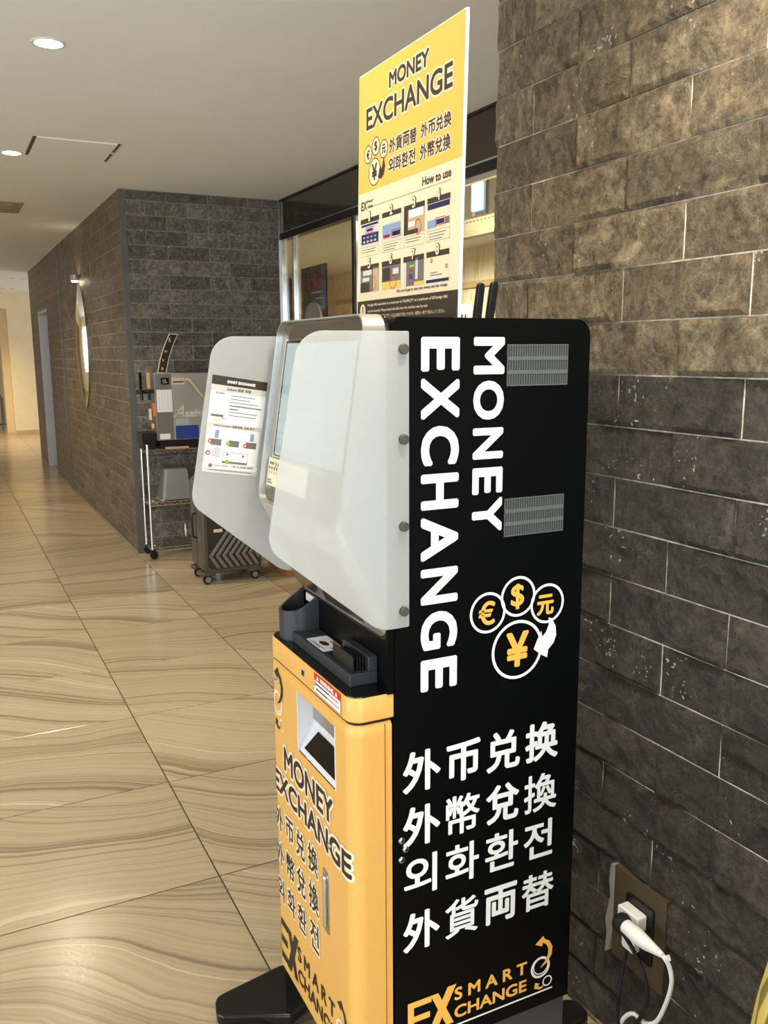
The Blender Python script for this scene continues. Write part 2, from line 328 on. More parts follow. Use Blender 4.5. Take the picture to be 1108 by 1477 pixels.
# ---- flat print: polygons in (u, v) carried onto a surface by a mapping
_cache = {}
fmap_ref = [None]
CUTS = [-1.2525 + 0.003 * i for i in range(9)] + [-1.594 - 0.003 * i for i in range(9)]
def glyphs(s):
    """2D mesh of a string in the built-in font"""
    if s in _cache: return _cache[s]
    cu = bpy.data.curves.new('t', 'FONT'); cu.body = s; cu.resolution_u = 4; cu.fill_mode = 'FRONT'
    o = bpy.data.objects.new('t', cu); C.objects.link(o)
    dg = bpy.context.evaluated_depsgraph_get(); dg.update()
    me = bpy.data.meshes.new_from_object(o.evaluated_get(dg))
    r = ([(v.co.x, v.co.y) for v in me.vertices], [tuple(p.vertices) for p in me.polygons])
    bpy.data.objects.remove(o); bpy.data.curves.remove(cu); bpy.data.meshes.remove(me)
    _cache[s] = r; return r
class Flat:
    def __init__(s, fmap, h=0.0): s.fm = fmap; s.h = h; s.mb = MB(); s.k = 0
    def poly(s, pts): s.mb.add([s.fm(u, v, s.h + 1.2e-5 * (s.k // 40)) for u, v in pts], [tuple(range(len(pts)))]); return s
    def rect(s, u0, u1, v0, v1): return s.poly([(u0, v0), (u1, v0), (u1, v1), (u0, v1)])
    def grid(s, u0, u1, v0, v1, nu):
        for i in range(nu): s.rect(u0 + (u1 - u0) * i / nu, u0 + (u1 - u0) * (i + 1) / nu, v0, v1)
        return s
    def ring(s, cu, cv, r, w, n=40, sx=1.0):
        s.k = (s.k // 40 + 1) * 40
        for i in range(n):
            a, b = 2 * PI * i / n, 2 * PI * (i + 1) / n
            s.poly([(cu + sx * r * math.cos(a), cv + r * math.sin(a)), (cu + sx * r * math.cos(b), cv + r * math.sin(b)), (cu + sx * (r - w) * math.cos(b), cv + (r - w) * math.sin(b)), (cu + sx * (r - w) * math.cos(a), cv + (r - w) * math.sin(a))])
        return s
    def disc(s, cu, cv, r, n=28): return s.poly([(cu + r * math.cos(2 * PI * i / n), cv + r * math.sin(2 * PI * i / n)) for i in range(n)])
    def text(s, t, u0, u1, v0, v1, bold=0.0, k=8, rot=None):
        """text stretched to the box; bold = stroke widening in metres; rot='down' reads downwards"""
        vs, fs = glyphs(t)
        if not vs: return s
        xs = [p[0] for p in vs]; ys = [p[1] for p in vs]
        ax, bx, ay, by = min(xs), max(xs), min(ys), max(ys)
        offs = [(0, 0)] + ([(bold * math.cos(2 * PI * i / k + 0.39), bold * math.sin(2 * PI * i / k + 0.39)) for i in range(k)] if bold else [])
        for ci, (du, dv) in enumerate(offs):
            pts = []; hh = s.h + 2.2e-5 * (len(offs) - ci); F2 = fs
            for x, y in vs:
                a = (x - ax) / max(bx - ax, 1e-6); b = (y - ay) / max(by - ay, 1e-6)
                if rot == 'down': u = u0 + b * (u1 - u0); v = v1 - a * (v1 - v0)
                else: u = u0 + a * (u1 - u0); v = v0 + b * (v1 - v0)
                # keep the widened strokes inside the box
                u = u0 + bold + (u - u0) * (u1 - u0 - 2 * bold) / (u1 - u0); v = v0 + bold + (v - v0) * (v1 - v0 - 2 * bold) / (v1 - v0)
                pts.append((u + du, v + dv))
            if s.fm is fmap_ref[0] and (u1 > -1.2550 or u0 < -1.594):
                # cut the glyph into narrow strips so that it follows the rounded corner
                bm = bmesh.new(); bv = [bm.verts.new((a, b, 0)) for a, b in pts]
                for f in fs:
                    try: bm.faces.new([bv[i] for i in f])
                    except ValueError: pass
                for uu in CUTS: bmesh.ops.bisect_plane(bm, geom=bm.verts[:] + bm.edges[:] + bm.faces[:], plane_co=(uu, 0, 0), plane_no=(1, 0, 0))
                bm.verts.index_update(); pts = [(q.co.x, q.co.y) for q in bm.verts]; F2 = [tuple(q.index for q in f.verts) for f in bm.faces]; bm.free()
            s.mb.add([s.fm(a, b, hh) for a, b in pts], F2)
        return s
    def out(s, name, m, parent, label=None): return obj(name, s.mb, m, parent, label=label)
def halo_text(fmap, name, items, parent, m_ink, m_halo, bold, halo, label, h=0.0004):
    a = Flat(fmap, h); b = Flat(fmap, h + 0.0004)
    for (t, u0, u1, v0, v1) in items:
        b.text(t, u0, u1, v0, v1, bold)
        a.text(t, u0 - halo, u1 + halo, v0 - halo, v1 + halo, bold + halo, k=12)
    a.out('lettering_outline', m_halo, parent, label='cream outline round the dark lettering'); b.out(name, m_ink, parent, label=label)

# ------------------------------------------------------------------ the setting
ZC = 2.517
GX = 2.33        # plane of the glazed shop front
YB = 6.355       # stone wall facing us
XL = 1.19        # stone wall running away on the left
XR = 1.155       # bedding plane of the stone pier on the right
CP = 0.0976      # course pitch
CZ = 0.0096

# floor: sub-base and tiles
PX, PY = 0.598, 0.607
fl = struct('floor', MB().box(-3.1, 6.2, -3.3, 21.5, -0.10, -0.0016), M_JOINT)
tile_me = bpy.data.meshes.new('tile')
tb = MB()
hx, hy, g, bv = PX / 2, PY / 2, 0.0022, 0.0016
lo = [(-hx + g, -hy + g, -0.004), (hx - g, -hy + g, -0.004), (hx - g, hy - g, -0.004), (-hx + g, hy - g, -0.004)]
mi = [(x, y, -bv * 0.6) for x, y, z in lo]
tp = [(x - math.copysign(bv, x), y - math.copysign(bv, y), 0) for x, y, z in lo]
tb.loft([lo, mi, tp], False, True)
tile_me.from_pydata(tb.v, [], tb.f); tile_me.materials.append(M_TILE)
ntile = 0
far = MB()
for j in range(-6, 31):
    y0 = 2.187 + (j - 1) * PY
    for i in range(-6, 9):
        x0 = 0.575 + i * PX
        cx, cy = x0 + PX / 2, y0 + PY / 2
        if cx > 2.6 or cy > 20 or cx < -2.9: continue
        if cx > 1.2 and cy < 1.6: continue
        if cy > 11 or cy < -1.0 or (cy > 6.6 and cx > 1.5):
            far.add([(x + cx, y + cy, z) for x, y, z in tb.v], tb.f); continue
        o = bpy.data.objects.new('tile', tile_me); C.objects.link(o); o.location = (cx, cy, 0); o.parent = fl; ntile += 1
fo = obj('tile_field', far, M_TILE, fl); fo['kind'] = 'stuff'

struct('ceiling', MB().box(-3.1, 6.2, -3.3, 21.5, ZC, ZC + 0.1), M_CEIL)
# unseen enclosing walls (with the glazed openings the daylight comes through)
struct('wall_left', MB().box(-3.2, -3.1, -3.3, -0.4, 0, ZC).box(-3.2, -3.1, 3.4, 12.4, 0, ZC).box(-3.2, -3.1, 15.4, 21.5, 0, ZC).box(-3.2, -3.1, 12.4, 15.4, 0, 0.7).box(-3.2, -3.1, 12.4, 15.4, 2.2, ZC).box(-3.2, -3.1, -0.4, 3.4, 2.42, ZC), M_BEIGE)
struct('wall_behind', MB().box(-3.1, -2.3, -3.4, -3.3, 0, ZC).box(1.05, 2.4, -3.4, -3.3, 0, ZC).box(-2.3, 1.05, -3.4, -3.3, 2.42, ZC), M_BEIGE)
# far end: beige wall with an opening, darker wall beyond it
we = struct('wall_far', MB().box(1.16, 3.0, 17.35, 17.6, 0, ZC).box(-3.1, 1.16, 17.35, 17.6, 2.23, ZC).box(1.04, 1.16, 17.6, 17.9, 0, 2.23), M_BEIGE)
struct('wall_beyond', MB().box(-3.1, 3.0, 20.2, 20.3, 0, ZC), M_BEIGE2)
struct('trim_1', MB().box(1.165, 2.2, 17.335, 17.349, 0, 0.06), M_BEIGE2)
struct('trim_2', MB().box(-3.0, 2.9, 20.16, 20.199, 0, 0.10), M_BEIGE2)
rail = thing('handrail', 'dark handrail sloping in the opening at the far end', 'handrail', (0.98, 18.2, 0.0))
obj('rail', MB().tube([(0.93, 18.2, 0.78), (1.02, 18.2, 0.60), (1.02, 18.2, 0.10)], 0.02, 8, 1), M_GREYMET, rail)
obj('post', MB().cyl((1.0, 18.2, 0.0), (1.0, 18.2, 0.62), 0.015, n=8), M_GREYMET, rail)

# stone block meshes
def stone_meshes(length, height, depth, m, nvar, nu, nv, rough, tagn, gap=0.0019, gapv=0.0014, split=False):
    out = []
    for k in range(nvar):
        rnd = random.Random(hash((tagn, k)) % 1000 if False else 100 * k + int(length * 1000) + nu)
        vs, fs = [], []
        planes = [(rnd.uniform(0.003, 0.010), rnd.uniform(-0.09, 0.09), rnd.uniform(-0.14, 0.14), rnd.uniform(0, length), rnd.uniform(0, height)) for _ in range(7)]
        planes2 = [(rnd.uniform(-0.006, 0.003), rnd.uniform(-0.10, 0.10), rnd.uniform(-0.16, 0.16), rnd.uniform(0, length), rnd.uniform(0, height)) for _ in range(3)]
        gp = gapv
        for j in range(nv + 1):
            for i in range(nu + 1):
                gq = gap; u = gq + (length - 2 * gq) * i / nu; v = gp + (height - 2 * gp) * j / nv
                edge = i in (0, nu) or j in (0, nv)
                if split:
                    # split face: lowest of several tilted planes, a little fractal noise, chamfered rim
                    hh_ = min(a_ + b_ * (u - cu_) + c_ * (v - cv_) for a_, b_, c_, cu_, cv_ in planes)
                    hh_ = max(hh_, max(a_ + b_ * (u - cu_) + c_ * (v - cv_) for a_, b_, c_, cu_, cv_ in planes2))
                    nz = mnoise.fractal(Vector((u * 22 + k * 9.1, v * 22, k * 3.3)), 0.8, 2.2, 4)
                    rim_ = min(1.0, 0.25 + min(u, length - u, v, height - v) / 0.010)
                    d = (max(-0.0012, min(0.0085, hh_)) + nz * 0.0030) * rim_
                    d = max(-0.0008, d)
                else: d = rnd.uniform(-0.05, 0.40) * rough if edge else rnd.uniform(-0.05, 1.3) * rough
                vs.append((u, v, depth + d))
        for j in range(nv):
            for i in range(nu):
                a = j * (nu + 1) + i; fs.append((a, a + 1, a + nu + 2, a + nu + 1))
        # sides back to the bedding plane
        per = [i for i in range(nu + 1)] + [(nu + 1) * (j + 1) + nu for j in range(nv)] + [(nu + 1) * nv + nu - 1 - i for i in range(nu)] + [(nu + 1) * (nv - 1 - j) for j in range(nv - 1)]
        o = len(vs)
        for p in per: vs.append((vs[p][0], vs[p][1], 0.0))
        for q in range(len(per)):
            r = (q + 1) % len(per); fs.append((per[r], per[q], o + q, o + r))
        out.append((vs, fs))
    return out
def lay(wall, m_of, frame, us, rows, stones, L0, part_if, name='stone'):
    """us(k) -> list of (u0,u1) for course k; frame(u,v,d) -> world"""
    meshes = {}
    stuff = MB()
    n = 0
    for k in rows:
        z0 = CZ + k * CP; z1 = min(z0 + CP, ZC - 0.002)
        for (u0, u1) in us(k):
            var = random.randrange(len(stones)); su = (u1 - u0) / L0; sv = (z1 - z0) / CP
            if su < 0.08: continue
            m = m_of(k)
            if part_if(u0, u1, z0):
                key = (var, m.name)
                if key not in meshes:
                    me = bpy.data.meshes.new(name); me.from_pydata([tuple(Vector(frame(a, b, c)) - Vector(frame(0, 0, 0))) for a, b, c in stones[var][0]], [], stones[var][1])
                    bm = bmesh.new(); bm.from_mesh(me); bmesh.ops.recalc_face_normals(bm, faces=bm.faces); bm.to_mesh(me); bm.free()
                    me.materials.append(m); meshes[key] = me
                o = bpy.data.objects.new(name, meshes[key]); C.objects.link(o)
                o.location = frame(u0, z0, 0.0); o.parent = wall
                du = Vector(frame(1, 0, 0)) - Vector(frame(0, 0, 0))
                o.scale = (su if abs(du.x) > 0.5 else 1, su if abs(du.y) > 0.5 else 1, sv); n += 1
            else:
                stuff.add([frame(u0 + a * su, z0 + b * sv, c) for a, b, c in stones[var][0]], stones[var][1])
    if stuff.v:
        o = obj('stone_facing', stuff, m_of(3), wall); o['kind'] = 'stuff'
    return n
def courses(u_min, u_max, first, pitch):
    def f(k):
        st = first + (0 if k % 2 == 0 else -pitch / 2); e = []
        q = st - math.ceil((st - u_min) / pitch) * pitch
        cuts = [u_min]
        while q < u_max:
            if q > u_min + 0.02: cuts.append(q)
            q += pitch
        if u_max - cuts[-1] < 0.02: cuts.pop()
        cuts.append(u_max)
        return [(cuts[i], cuts[i + 1]) for i in range(len(cuts) - 1)]
    return f
BL = 0.2935
# right-hand pier (structure: bedding and body, children: the stones)
wr = struct('wall_right', MB().box(XR - 0.0070, 2.4, -3.3, 1.725, 0, ZC), M_GROUT)
st_near = stone_meshes(BL, CP, 0.0084, M_STONE, 14, 30, 10, 0.0050, 'n', split=True)
fr = lambda u, v, d: (XR - d, u, v)
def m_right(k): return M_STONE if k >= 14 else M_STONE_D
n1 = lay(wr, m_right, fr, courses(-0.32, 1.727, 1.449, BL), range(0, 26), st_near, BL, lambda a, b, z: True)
# wall facing us
wb = struct('wall_back', MB().box(XL + 0.02, GX + 0.03, YB - 0.0060, YB + 0.25, 0, ZC), M_GROUT_D)
st_back = stone_meshes(BL, CP, 0.0066, M_STONE_G, 8, 4, 2, 0.0034, 'b', 0.0032, 0.0028)
n2 = lay(wb, lambda k: M_STONE_G, lambda u, v, d: (u, YB - d, v), courses(XL + 0.028, GX - 0.02, 1.497 - BL / 2 + BL, BL), range(0, 26), st_back, BL, lambda a, b, z: True)
# wall running away
wl_ = struct('wall_corridor', MB().box(XL - 0.0085, XL + 0.25, YB + 0.25, 11.15, 0, ZC).box(XL - 0.0085, XL + 0.25, 12.15, 13.1, 0, ZC).box(XL - 0.0085, XL + 0.25, 11.15, 12.15, 1.94, ZC).box(XL - 0.0085, XL + 0.25, YB, YB + 0.25, 0, ZC).box(XL + 0.2, 3.0, 13.05, 13.1, 0, ZC), M_GROUT_D)
st_cor = stone_meshes(BL, CP, 0.0090, M_STONE_W, 8, 4, 2, 0.0042, 'c', 0.0060, 0.0036)
def us_cor(k):
    zc = CZ + k * CP
    if zc < 1.90:
        return courses(YB + 0.0, 9.80, 6.5, BL)(k) + courses(9.98, 11.15, 6.5, BL)(k) + courses(12.15, 13.1, 6.5, BL)(k)
    return courses(YB + 0.0, 9.80, 6.5, BL)(k) + courses(9.98, 13.1, 6.5, BL)(k)
n3 = lay(wl_, lambda k: M_STONE_W, lambda u, v, d: (XL - d, u, v), us_cor, range(0, 26), st_cor, BL, lambda a, b, z: b < 9.6)
print('stones', n1, n2, n3, 'tiles', ntile)
struct('trim_3', MB().box(XL - 0.010, XL + 0.028, YB - 0.010, YB, 0, ZC - 0.001).box(XL - 0.010, XL, YB, YB + 0.02, 0, ZC - 0.001), M_GREYMET)
struct('trim_4', MB().box(XL - 0.012, XL, 9.80, 9.98, 0, ZC - 0.001), M_GREYMET)
struct('trim_5', MB().box(GX - 0.02, GX - 0.002, YB - 0.012, YB, 0, ZC - 0.001), M_STEEL)
struct('door_1', MB().box(XL + 0.10, XL + 0.14, 11.17, 12.13, 0, 1.92), mat('grey_door', sr(150, 150, 146), 0.5))
struct('trim_6', MB().box(XL - 0.012, XL + 0.10, 12.10, 12.15, 0, 1.94).box(XL - 0.012, XL + 0.10, 11.15, 12.10, 1.915, 1.94).box(XL - 0.005, XL + 0.10, 11.15, 11.17, 0, 1.915), M_ALU)

# glazed shop front on the right, seen past the sign
M_FASCIA = mat('polished_dark_fascia', sr(92, 84, 74), 0.10, 0.75)
struct('wall_fascia', MB().box(GX, GX + 0.12, 1.73, YB, 2.285, ZC), M_FASCIA)
struct('trim_7', MB().box(GX - 0.012, GX, 1.73, YB - 0.013, ZC - 0.012, ZC - 0.001), mat('dark_line', sr(40, 34, 28), 0.5))
win = struct('window_1', MB().box(GX - 0.01, GX + 0.05, 1.73, YB - 0.013, 2.235, 2.284).box(GX - 0.01, GX + 0.05, 5.04, 5.075, 0.02, 2.235).box(GX - 0.01, GX + 0.05, 1.73, YB - 0.013, 0, 0.02), M_BLKPLA)
obj('window_frame', MB().box(GX - 0.014, GX - 0.010, 1.73, YB - 0.013, 2.278, 2.286).box(GX - 0.014, GX + 0.05, 5.0, 5.039, 0.02, 2.235).box(GX - 0.006, GX + 0.02, 6.085, 6.10, 0.02, 2.235).box(GX - 0.006, GX + 0.02, 6.32, 6.34, 0.02, 2.235).box(GX - 0.006, GX + 0.02, 1.73, 5.0, 2.205, 2.230), M_CHROME, win)
obj('pane', MB().box(GX + 0.010, GX + 0.018, 5.076, 6.084, 0.021, 2.234), M_GLASS, win)
obj('pane', MB().box(GX + 0.010, GX + 0.018, 1.74, 4.999, 0.021, 2.204), M_GLASS, win)
obj('pane', MB().box(GX + 0.010, GX + 0.018, 6.101, 6.319, 0.021, 2.234), M_GLASS, win)
# room behind the glass
M_GOLD = bpy.data.materials.new('golden_patterned_wall'); M_GOLD.use_nodes = True
def _gold(m):
    b = m.node_tree.nodes['Principled BSDF']; tc = N(m, 'ShaderNodeTexCoord'); mp = N(m, 'ShaderNodeMapping'); mp.inputs['Scale'].default_value = (1, 6, 1.2)
    L(m, tc.outputs['Object'], mp.inputs['Vector']); n = N(m, 'ShaderNodeTexNoise', i_Scale=2.6, i_Detail=5.0, i_Distortion=0.8); L(m, mp.outputs[0], n.inputs['Vector'])
    r = ramp(m, n.outputs['Fac'], [(0.35, sr(196, 178, 142)), (0.55, sr(234, 222, 192)), (0.7, sr(210, 198, 166))]); L(m, r.outputs[0], b.inputs['Base Color']); b.inputs['Roughness'].default_value = 0.4
_gold(M_GOLD)
struct('wall_shop', MB().box(5.2, 5.3, 1.0, 12.0, 0, ZC), M_GOLD)
struct('wall_shop_side', MB().box(2.4, 5.3, 0.9, 1.0, 0, ZC), M_BEIGE)
struct('wall_shop_end', MB().box(GX + 0.03, 5.3, 12.0, 12.1, 0, ZC).box(GX + 0.03, GX + 0.1, YB + 0.25, 12.0, 0, ZC), M_BEIGE)
struct('trim_8', MB().box(5.17, 5.2, 1.01, 11.9, 2.10, 2.16).box(5.17, 5.2, 1.01, 11.9, 1.72, 1.76).box(GX + 0.1, 5.16, 11.96, 12.0, 1.90, 1.96), M_BEIGE2)
bl = thing('blind_cassette', 'cream pelmet band with a row of small holes behind the glass', 'blind', (GX + 0.60, 4.2, 2.1))
obj('band', MB().box(2.93, 2.99, 2.0, 6.2, 2.104, 2.205), mat('cream_band', sr(232, 214, 170), 0.5), bl)
hm = MB()
for i in range(70): hm.box(2.9285, 2.9299, 3.2 + i * 0.040, 3.216 + i * 0.040, 2.184, 2.192)
ho = obj('hole_row', hm, mat('band_holes', sr(120, 95, 60), 0.7), bl); ho['kind'] = 'stuff'
lp = thing('light_panel', 'narrow upright white light strip behind the shop glass', 'light', (GX + 0.35, 3.96, 2.1))
obj('diffuser', MB().box(GX + 0.33, GX + 0.35, 4.16, 4.25, 2.17, 2.365), mat('cool_strip', (0.8, 0.9, 0.9), 0.5, 0, (0.62, 0.78, 0.80), 0.9), lp)
obj('frame', MB().box(GX + 0.35, GX + 0.37, 4.14, 4.27, 2.15, 2.385).box(GX + 0.355, GX + 0.365, 4.20, 4.21, 2.385, ZC), M_ALU, lp)

# advertising stand behind the glass
PQ = 0.28
ps = thing('poster_stand', 'black poster stand with red lettering behind the glass', 'poster', (GX + 0.12, 5.72, 0))
mp_ = lambda u, v, h: (GX + 0.115 - h, -u, v)
obj('poster_panel', MB().loft([[(GX + 0.13, 6.0, 0.05), (GX + 0.115, 5.76, 0.05), (GX + 0.115, 5.5, 0.05), (GX + 0.125, 5.5, 0.05), (GX + 0.125, 5.76, 0.05), (GX + 0.14, 6.0, 0.05)], [(GX + 0.13, 6.0, 2.03), (GX + 0.115, 5.76, 2.03), (GX + 0.115, 5.5, 2.03), (GX + 0.125, 5.5, 2.03), (GX + 0.125, 5.76, 2.03), (GX + 0.14, 6.0, 2.03)]]), mat('poster_black', sr(22, 16, 14), 0.25), ps)
f = Flat(mp_, 0.002).text('DRY', -5.80, -5.56, 1.86, 1.95, 0.006).text('D', -5.70, -5.64, 1.98, 2.01, 0.003)
f.out('lettering', M_RED, ps, 'red lettering')
f = Flat(mp_, 0.002).rect(-5.76, -5.58, 1.838, 1.850).rect(-5.70, -5.55, 1.795, 1.808)
f.out('small_print', M_LGREY, ps)
f = Flat(mp_, 0.002).rect(-5.60, -5.51, 0.9, 1.72)
n_ = 14
for i in range(n_):
    a = PI * 0.5 * i / n_; b = PI * 0.5 * (i + 1) / n_
    f.poly([(-5.60 - 0.24 * math.cos(a), 2.0 - 0.26 * math.sin(a)), (-5.60 - 0.24 * math.cos(b), 2.0 - 0.26 * math.sin(b)), (-5.60 - 0.225 * math.cos(b), 2.0 - 0.25 * math.sin(b)), (-5.60 - 0.225 * math.cos(a), 2.0 - 0.25 * math.sin(a))])
f.out('red_band', M_RED, ps, 'red swoosh and block printed on the poster')
obj('base', MB().box(GX + 0.10, GX + 0.2, 5.45, 6.02, 0.0, 0.05), M_ALU, ps)
for _o in [ps]: _o.location.y += PQ
sg = thing('speech_sign', 'pale beige round-topped sign standing before the black poster', 'sign', (GX + 0.08, 5.74, 0))
obj('panel', MB().prism(rrect(5.70, 5.99, 0.9, 1.765, (0.12, 0.12, 0.02, 0.02)), 'x', GX + 0.035, GX + 0.050), mat('sign_beige', sr(200, 184, 170), 0.5), sg)
obj('stem', MB().box(GX + 0.038, GX + 0.048, 5.83, 5.86, 0.02, 0.9).box(GX + 0.025, GX + 0.065, 5.76, 5.93, 0.0, 0.02), M_ALU, sg)
sc_ = thing('poster_reflection', 'dark narrow display standing at the left edge of the glazing', 'reflection', (GX + 0.2, 6.8, 0))
obj('display', MB().box(GX + 0.19, GX + 0.22, 6.72, 6.90, 1.0, 2.0), mat('dark_reflection', sr(60, 48, 44), 0.15), sc_)  # solid dark panel imitating the mirrored copy of the poster
obj('post', MB().box(GX + 0.19, GX + 0.21, 6.79, 6.82, 0.0, 1.0), M_ALU, sc_)

# ------------------------------------------------------------------ ceiling fittings
def downlight(x, y, label, power, r=0.05, lit=True, spot=True, col=WARM2, ang=125):
    t = thing('downlight', label, 'light', (x, y, ZC))
    obj('trim_ring', MB().lathe([(r * 1.18, -0.0035), (r * 1.18, -0.0005), (r * 0.97, -0.0005), (r * 0.97, -0.0035), (r * 1.18, -0.0035)], (x, y, ZC), n=28, cap=False), M_WHITEP, t)
    obj('lens', MB().lathe([(0.0001, -0.0022), (r, -0.0022), (r, -0.0006), (0.0001, -0.0006)], (x, y, ZC), n=28), M_EMIT if lit else mat('dark_lens', sr(60, 44, 26), 0.4), t)
    if spot:
        d = bpy.data.lights.new('downlight_beam', 'SPOT'); d.energy = power; d.color = col; d.spot_size = math.radians(ang); d.spot_blend = 0.8; d.shadow_soft_size = 0.05
        o = bpy.data.objects.new('downlight_beam', d); C.objects.link(o); o.location = (x, y, ZC - 0.012); o.parent = None
downlight(0.45, 3.57, 'bright round downlight in the ceiling above the floor tiles', 72)
downlight(0.46, 5.50, 'smaller bright round downlight at the left edge of the picture', 60)
LAMPS = iter(('over the floor beside the money exchange machine', 'just behind the photographer', 'above the wire cart end of the corridor', 'opposite the oval mirror', 'of a guessed unseen left row by the side windows', 'of a guessed unseen left row before the corridor', 'in front of the far beige wall', 'closest to the opening in the far wall'))
for (x, y, p) in ((0.40, 1.64, 16), (0.45, -0.3, 16), (0.36, 7.43, 60), (0.1, 9.4, 80), (-1.6, 3.57, 18), (-1.6, 7.43, 40), (-0.2, 15.2, 170), (0.2, 16.3, 150)):  # the left row is guessed and added out of view
    downlight(x, y, 'round white ceiling downlight ' + next(LAMPS), p, col=(WARM if y > 9 else WARM2))
DARK = iter(('nearer left', 'nearer right', 'farther left', 'farther right'))
for (x, y) in ((1.073, 14.25), (1.224, 14.25), (1.074, 16.43), (1.22, 16.37)):
    downlight(x, y, 'small dark unlit spotlight opening in the far ceiling, %s of the four' % next(DARK), 0, r=0.035, lit=False, spot=False)
# grazing wall washer above the stone pier and lamps behind the glass, one added just to light the band
WASH = iter(('close to the rough stone pier', 'added out of view inside the shop glass to light the cream band', 'in the middle of the shop ceiling', 'farther back in the shop ceiling', 'at the very back of the shop ceiling'))
for (x, y, p, c) in ((0.78, 0.80, 62, WARM2), (2.50, 4.45, 34, WARM2), (4.3, 5.4, 170, WARM2), (4.3, 8.0, 170, WARM2), (3.4, 10.0, 170, WARM2)):
    downlight(x, y, 'small round ceiling downlight ' + next(WASH), p, r=0.04, col=c, ang=(125 if x < 2 else 170))
ap = thing('access_panel', 'rectangular ceiling panel outlined by thin dark slots', 'ceiling panel', (0.75, 5.27, ZC))
obj('frame', MB().box(0.527, 0.97, 5.03, 5.036, ZC - 0.002, ZC - 0.0004).box(0.527, 0.97, 5.508, 5.514, ZC - 0.004, ZC - 0.0004).box(0.523, 0.529, 5.03, 5.51, ZC - 0.003, ZC - 0.0004).box(0.968, 0.974, 5.03, 5.51, ZC - 0.003, ZC - 0.0004), M_WHITEP, ap)
obj('panel', MB().box(0.548, 0.95, 5.042, 5.502, ZC - 0.006, ZC - 0.0004), M_CEIL, ap)
obj('slot', MB().box(0.5295, 0.5475, 5.036, 5.508, ZC - 0.0025, ZC - 0.0004), mat('slot_brown', sr(90, 72, 50), 0.7), ap)
obj('slot', MB().box(0.9505, 0.9675, 5.036, 5.25, ZC - 0.0025, ZC - 0.0004).box(0.9505, 0.9675, 5.31, 5.508, ZC - 0.0025, ZC - 0.0004), M_GREYMET, ap)
vt = thing('ceiling_vent', 'olive framed air vent in the ceiling at the left edge', 'vent', (0.4, 7.45, ZC))
M_OLIVE = mat('olive_frame', sr(150, 138, 96), 0.5)
obj('frame', MB().box(0.10, 0.66, 7.20, 7.26, ZC - 0.008, ZC - 0.0004).box(0.10, 0.66, 7.66, 7.72, ZC - 0.008, ZC - 0.0004).box(0.10, 0.16, 7.26, 7.66, ZC - 0.008, ZC - 0.0004).box(0.60, 0.66, 7.26, 7.66, ZC - 0.008, ZC - 0.0004), M_OLIVE, vt)
obj('grille', MB().box(0.165, 0.595, 7.265, 7.655, ZC - 0.004, ZC - 0.0004), M_WHITEP, vt)
for i in range(5): obj('slat', MB().box(0.17, 0.59, 7.30 + i * 0.07, 7.33 + i * 0.07, ZC - 0.012, ZC - 0.0045), M_OLIVE, vt)

# long oval mirror on the corridor wall
mr = thing('wall_mirror', 'tall polished oval mirror hung on the brown stone corridor wall', 'mirror', (XL - 0.02, 8.39, 0.95))
prof = [(8.395 + 0.31 * math.sin(t) * (0.72 + 0.28 * abs(math.sin(t))), 1.49 + 0.545 * math.cos(t)) for t in [2 * PI * i / 40 for i in range(40)]]
obj('glass', MB().loft([[(XL - 0.022 - 0.045 * (1 - q_ * q_), 8.395 + (a - 8.395) * q_, 1.49 + (b - 1.49) * q_) for a, b in prof] for q_ in (1.0, 0.9, 0.75, 0.6, 0.45, 0.3, 0.15, 0.02)]), mat('mirror_glass', (0.90, 0.89, 0.80), 0.05, 1.0), mr, smooth=True)
obj('backing', MB().prism([(8.395 + (a - 8.395) * 1.03, 1.49 + (b - 1.49) * 1.01) for a, b in prof], 'x', XL - 0.022, XL - 0.013), M_CHROME, mr)
sp = thing('mirror_lamp', 'small bright lamp on the wall just above the oval mirror', 'lamp', (XL - 0.03, 8.38, 2.06))
obj('shade', MB().lathe([(0.03, 0), (0.036, 0.03), (0.036, 0.05), (0.033, 0.05), (0.033, 0.03), (0.028, 0)], (XL - 0.05, 8.38, 2.06), cap=False), M_ALU, sp)
obj('bulb', MB().lathe([(0.0001, -0.012), (0.024, -0.010), (0.028, 0.0), (0.0001, 0.0)], (XL - 0.05, 8.38, 2.06)), M_EMIT, sp)

# ------------------------------------------------------------------ money exchange machine
Y0, Y1 = 1.2235, 1.624
KX = 0.548
K = thing('money_exchange_machine', 'tall black and orange money exchange machine in front of the stone pier', 'machine', (0.78, 1.42, 0))
# main body: black box with rounded top edges
bodyp = rrect(0.626, 1.010, 0.166, 1.474, (0.028, 0.012, 0.0005, 0.0005), 6)
obj('body', MB().prism(bodyp, 'y', Y0, Y1), M_BLACK, K, bevel=0.005)
obj('plinth', MB().box(0.640, 1.004, Y0 + 0.006, Y1 - 0.006, 0.035, 0.166), M_BASEGREY, K)
obj('base_plate', MB().prism(rrect(0.553, 1.0, Y0 + 0.01, Y1 - 0.01, 0.02), 'z', 0.018, 0.036), M_BLKGLOSS, K, bevel=0.003)
# bezel band between hood and body
obj('bezel_band', MB().prism(rrect(Y0 + 0.003, Y1 - 0.003, 0.95, 1.4775, 0.022), 'x', 0.618, 0.636), M_BLKGLOSS, K, bevel=0.003)
obj('inner_panel', MB().box(0.622, 0.628, Y0 + 0.006, Y1 - 0.006, 0.868, 0.97), M_BLACK, K)
obj('side_flange', MB().box(0.6145, 0.6275, Y0, Y0 + 0.006, 0.866, 0.99), M_BLACK, K)
obj('front_plinth', MB().prism(rrect(0.554, 0.632, Y0 + 0.006, Y1 - 0.006, (0.002, 0.02, 0.02, 0.002)), 'z', 0.0365, 0.1368), M_BLKGLOSS, K)
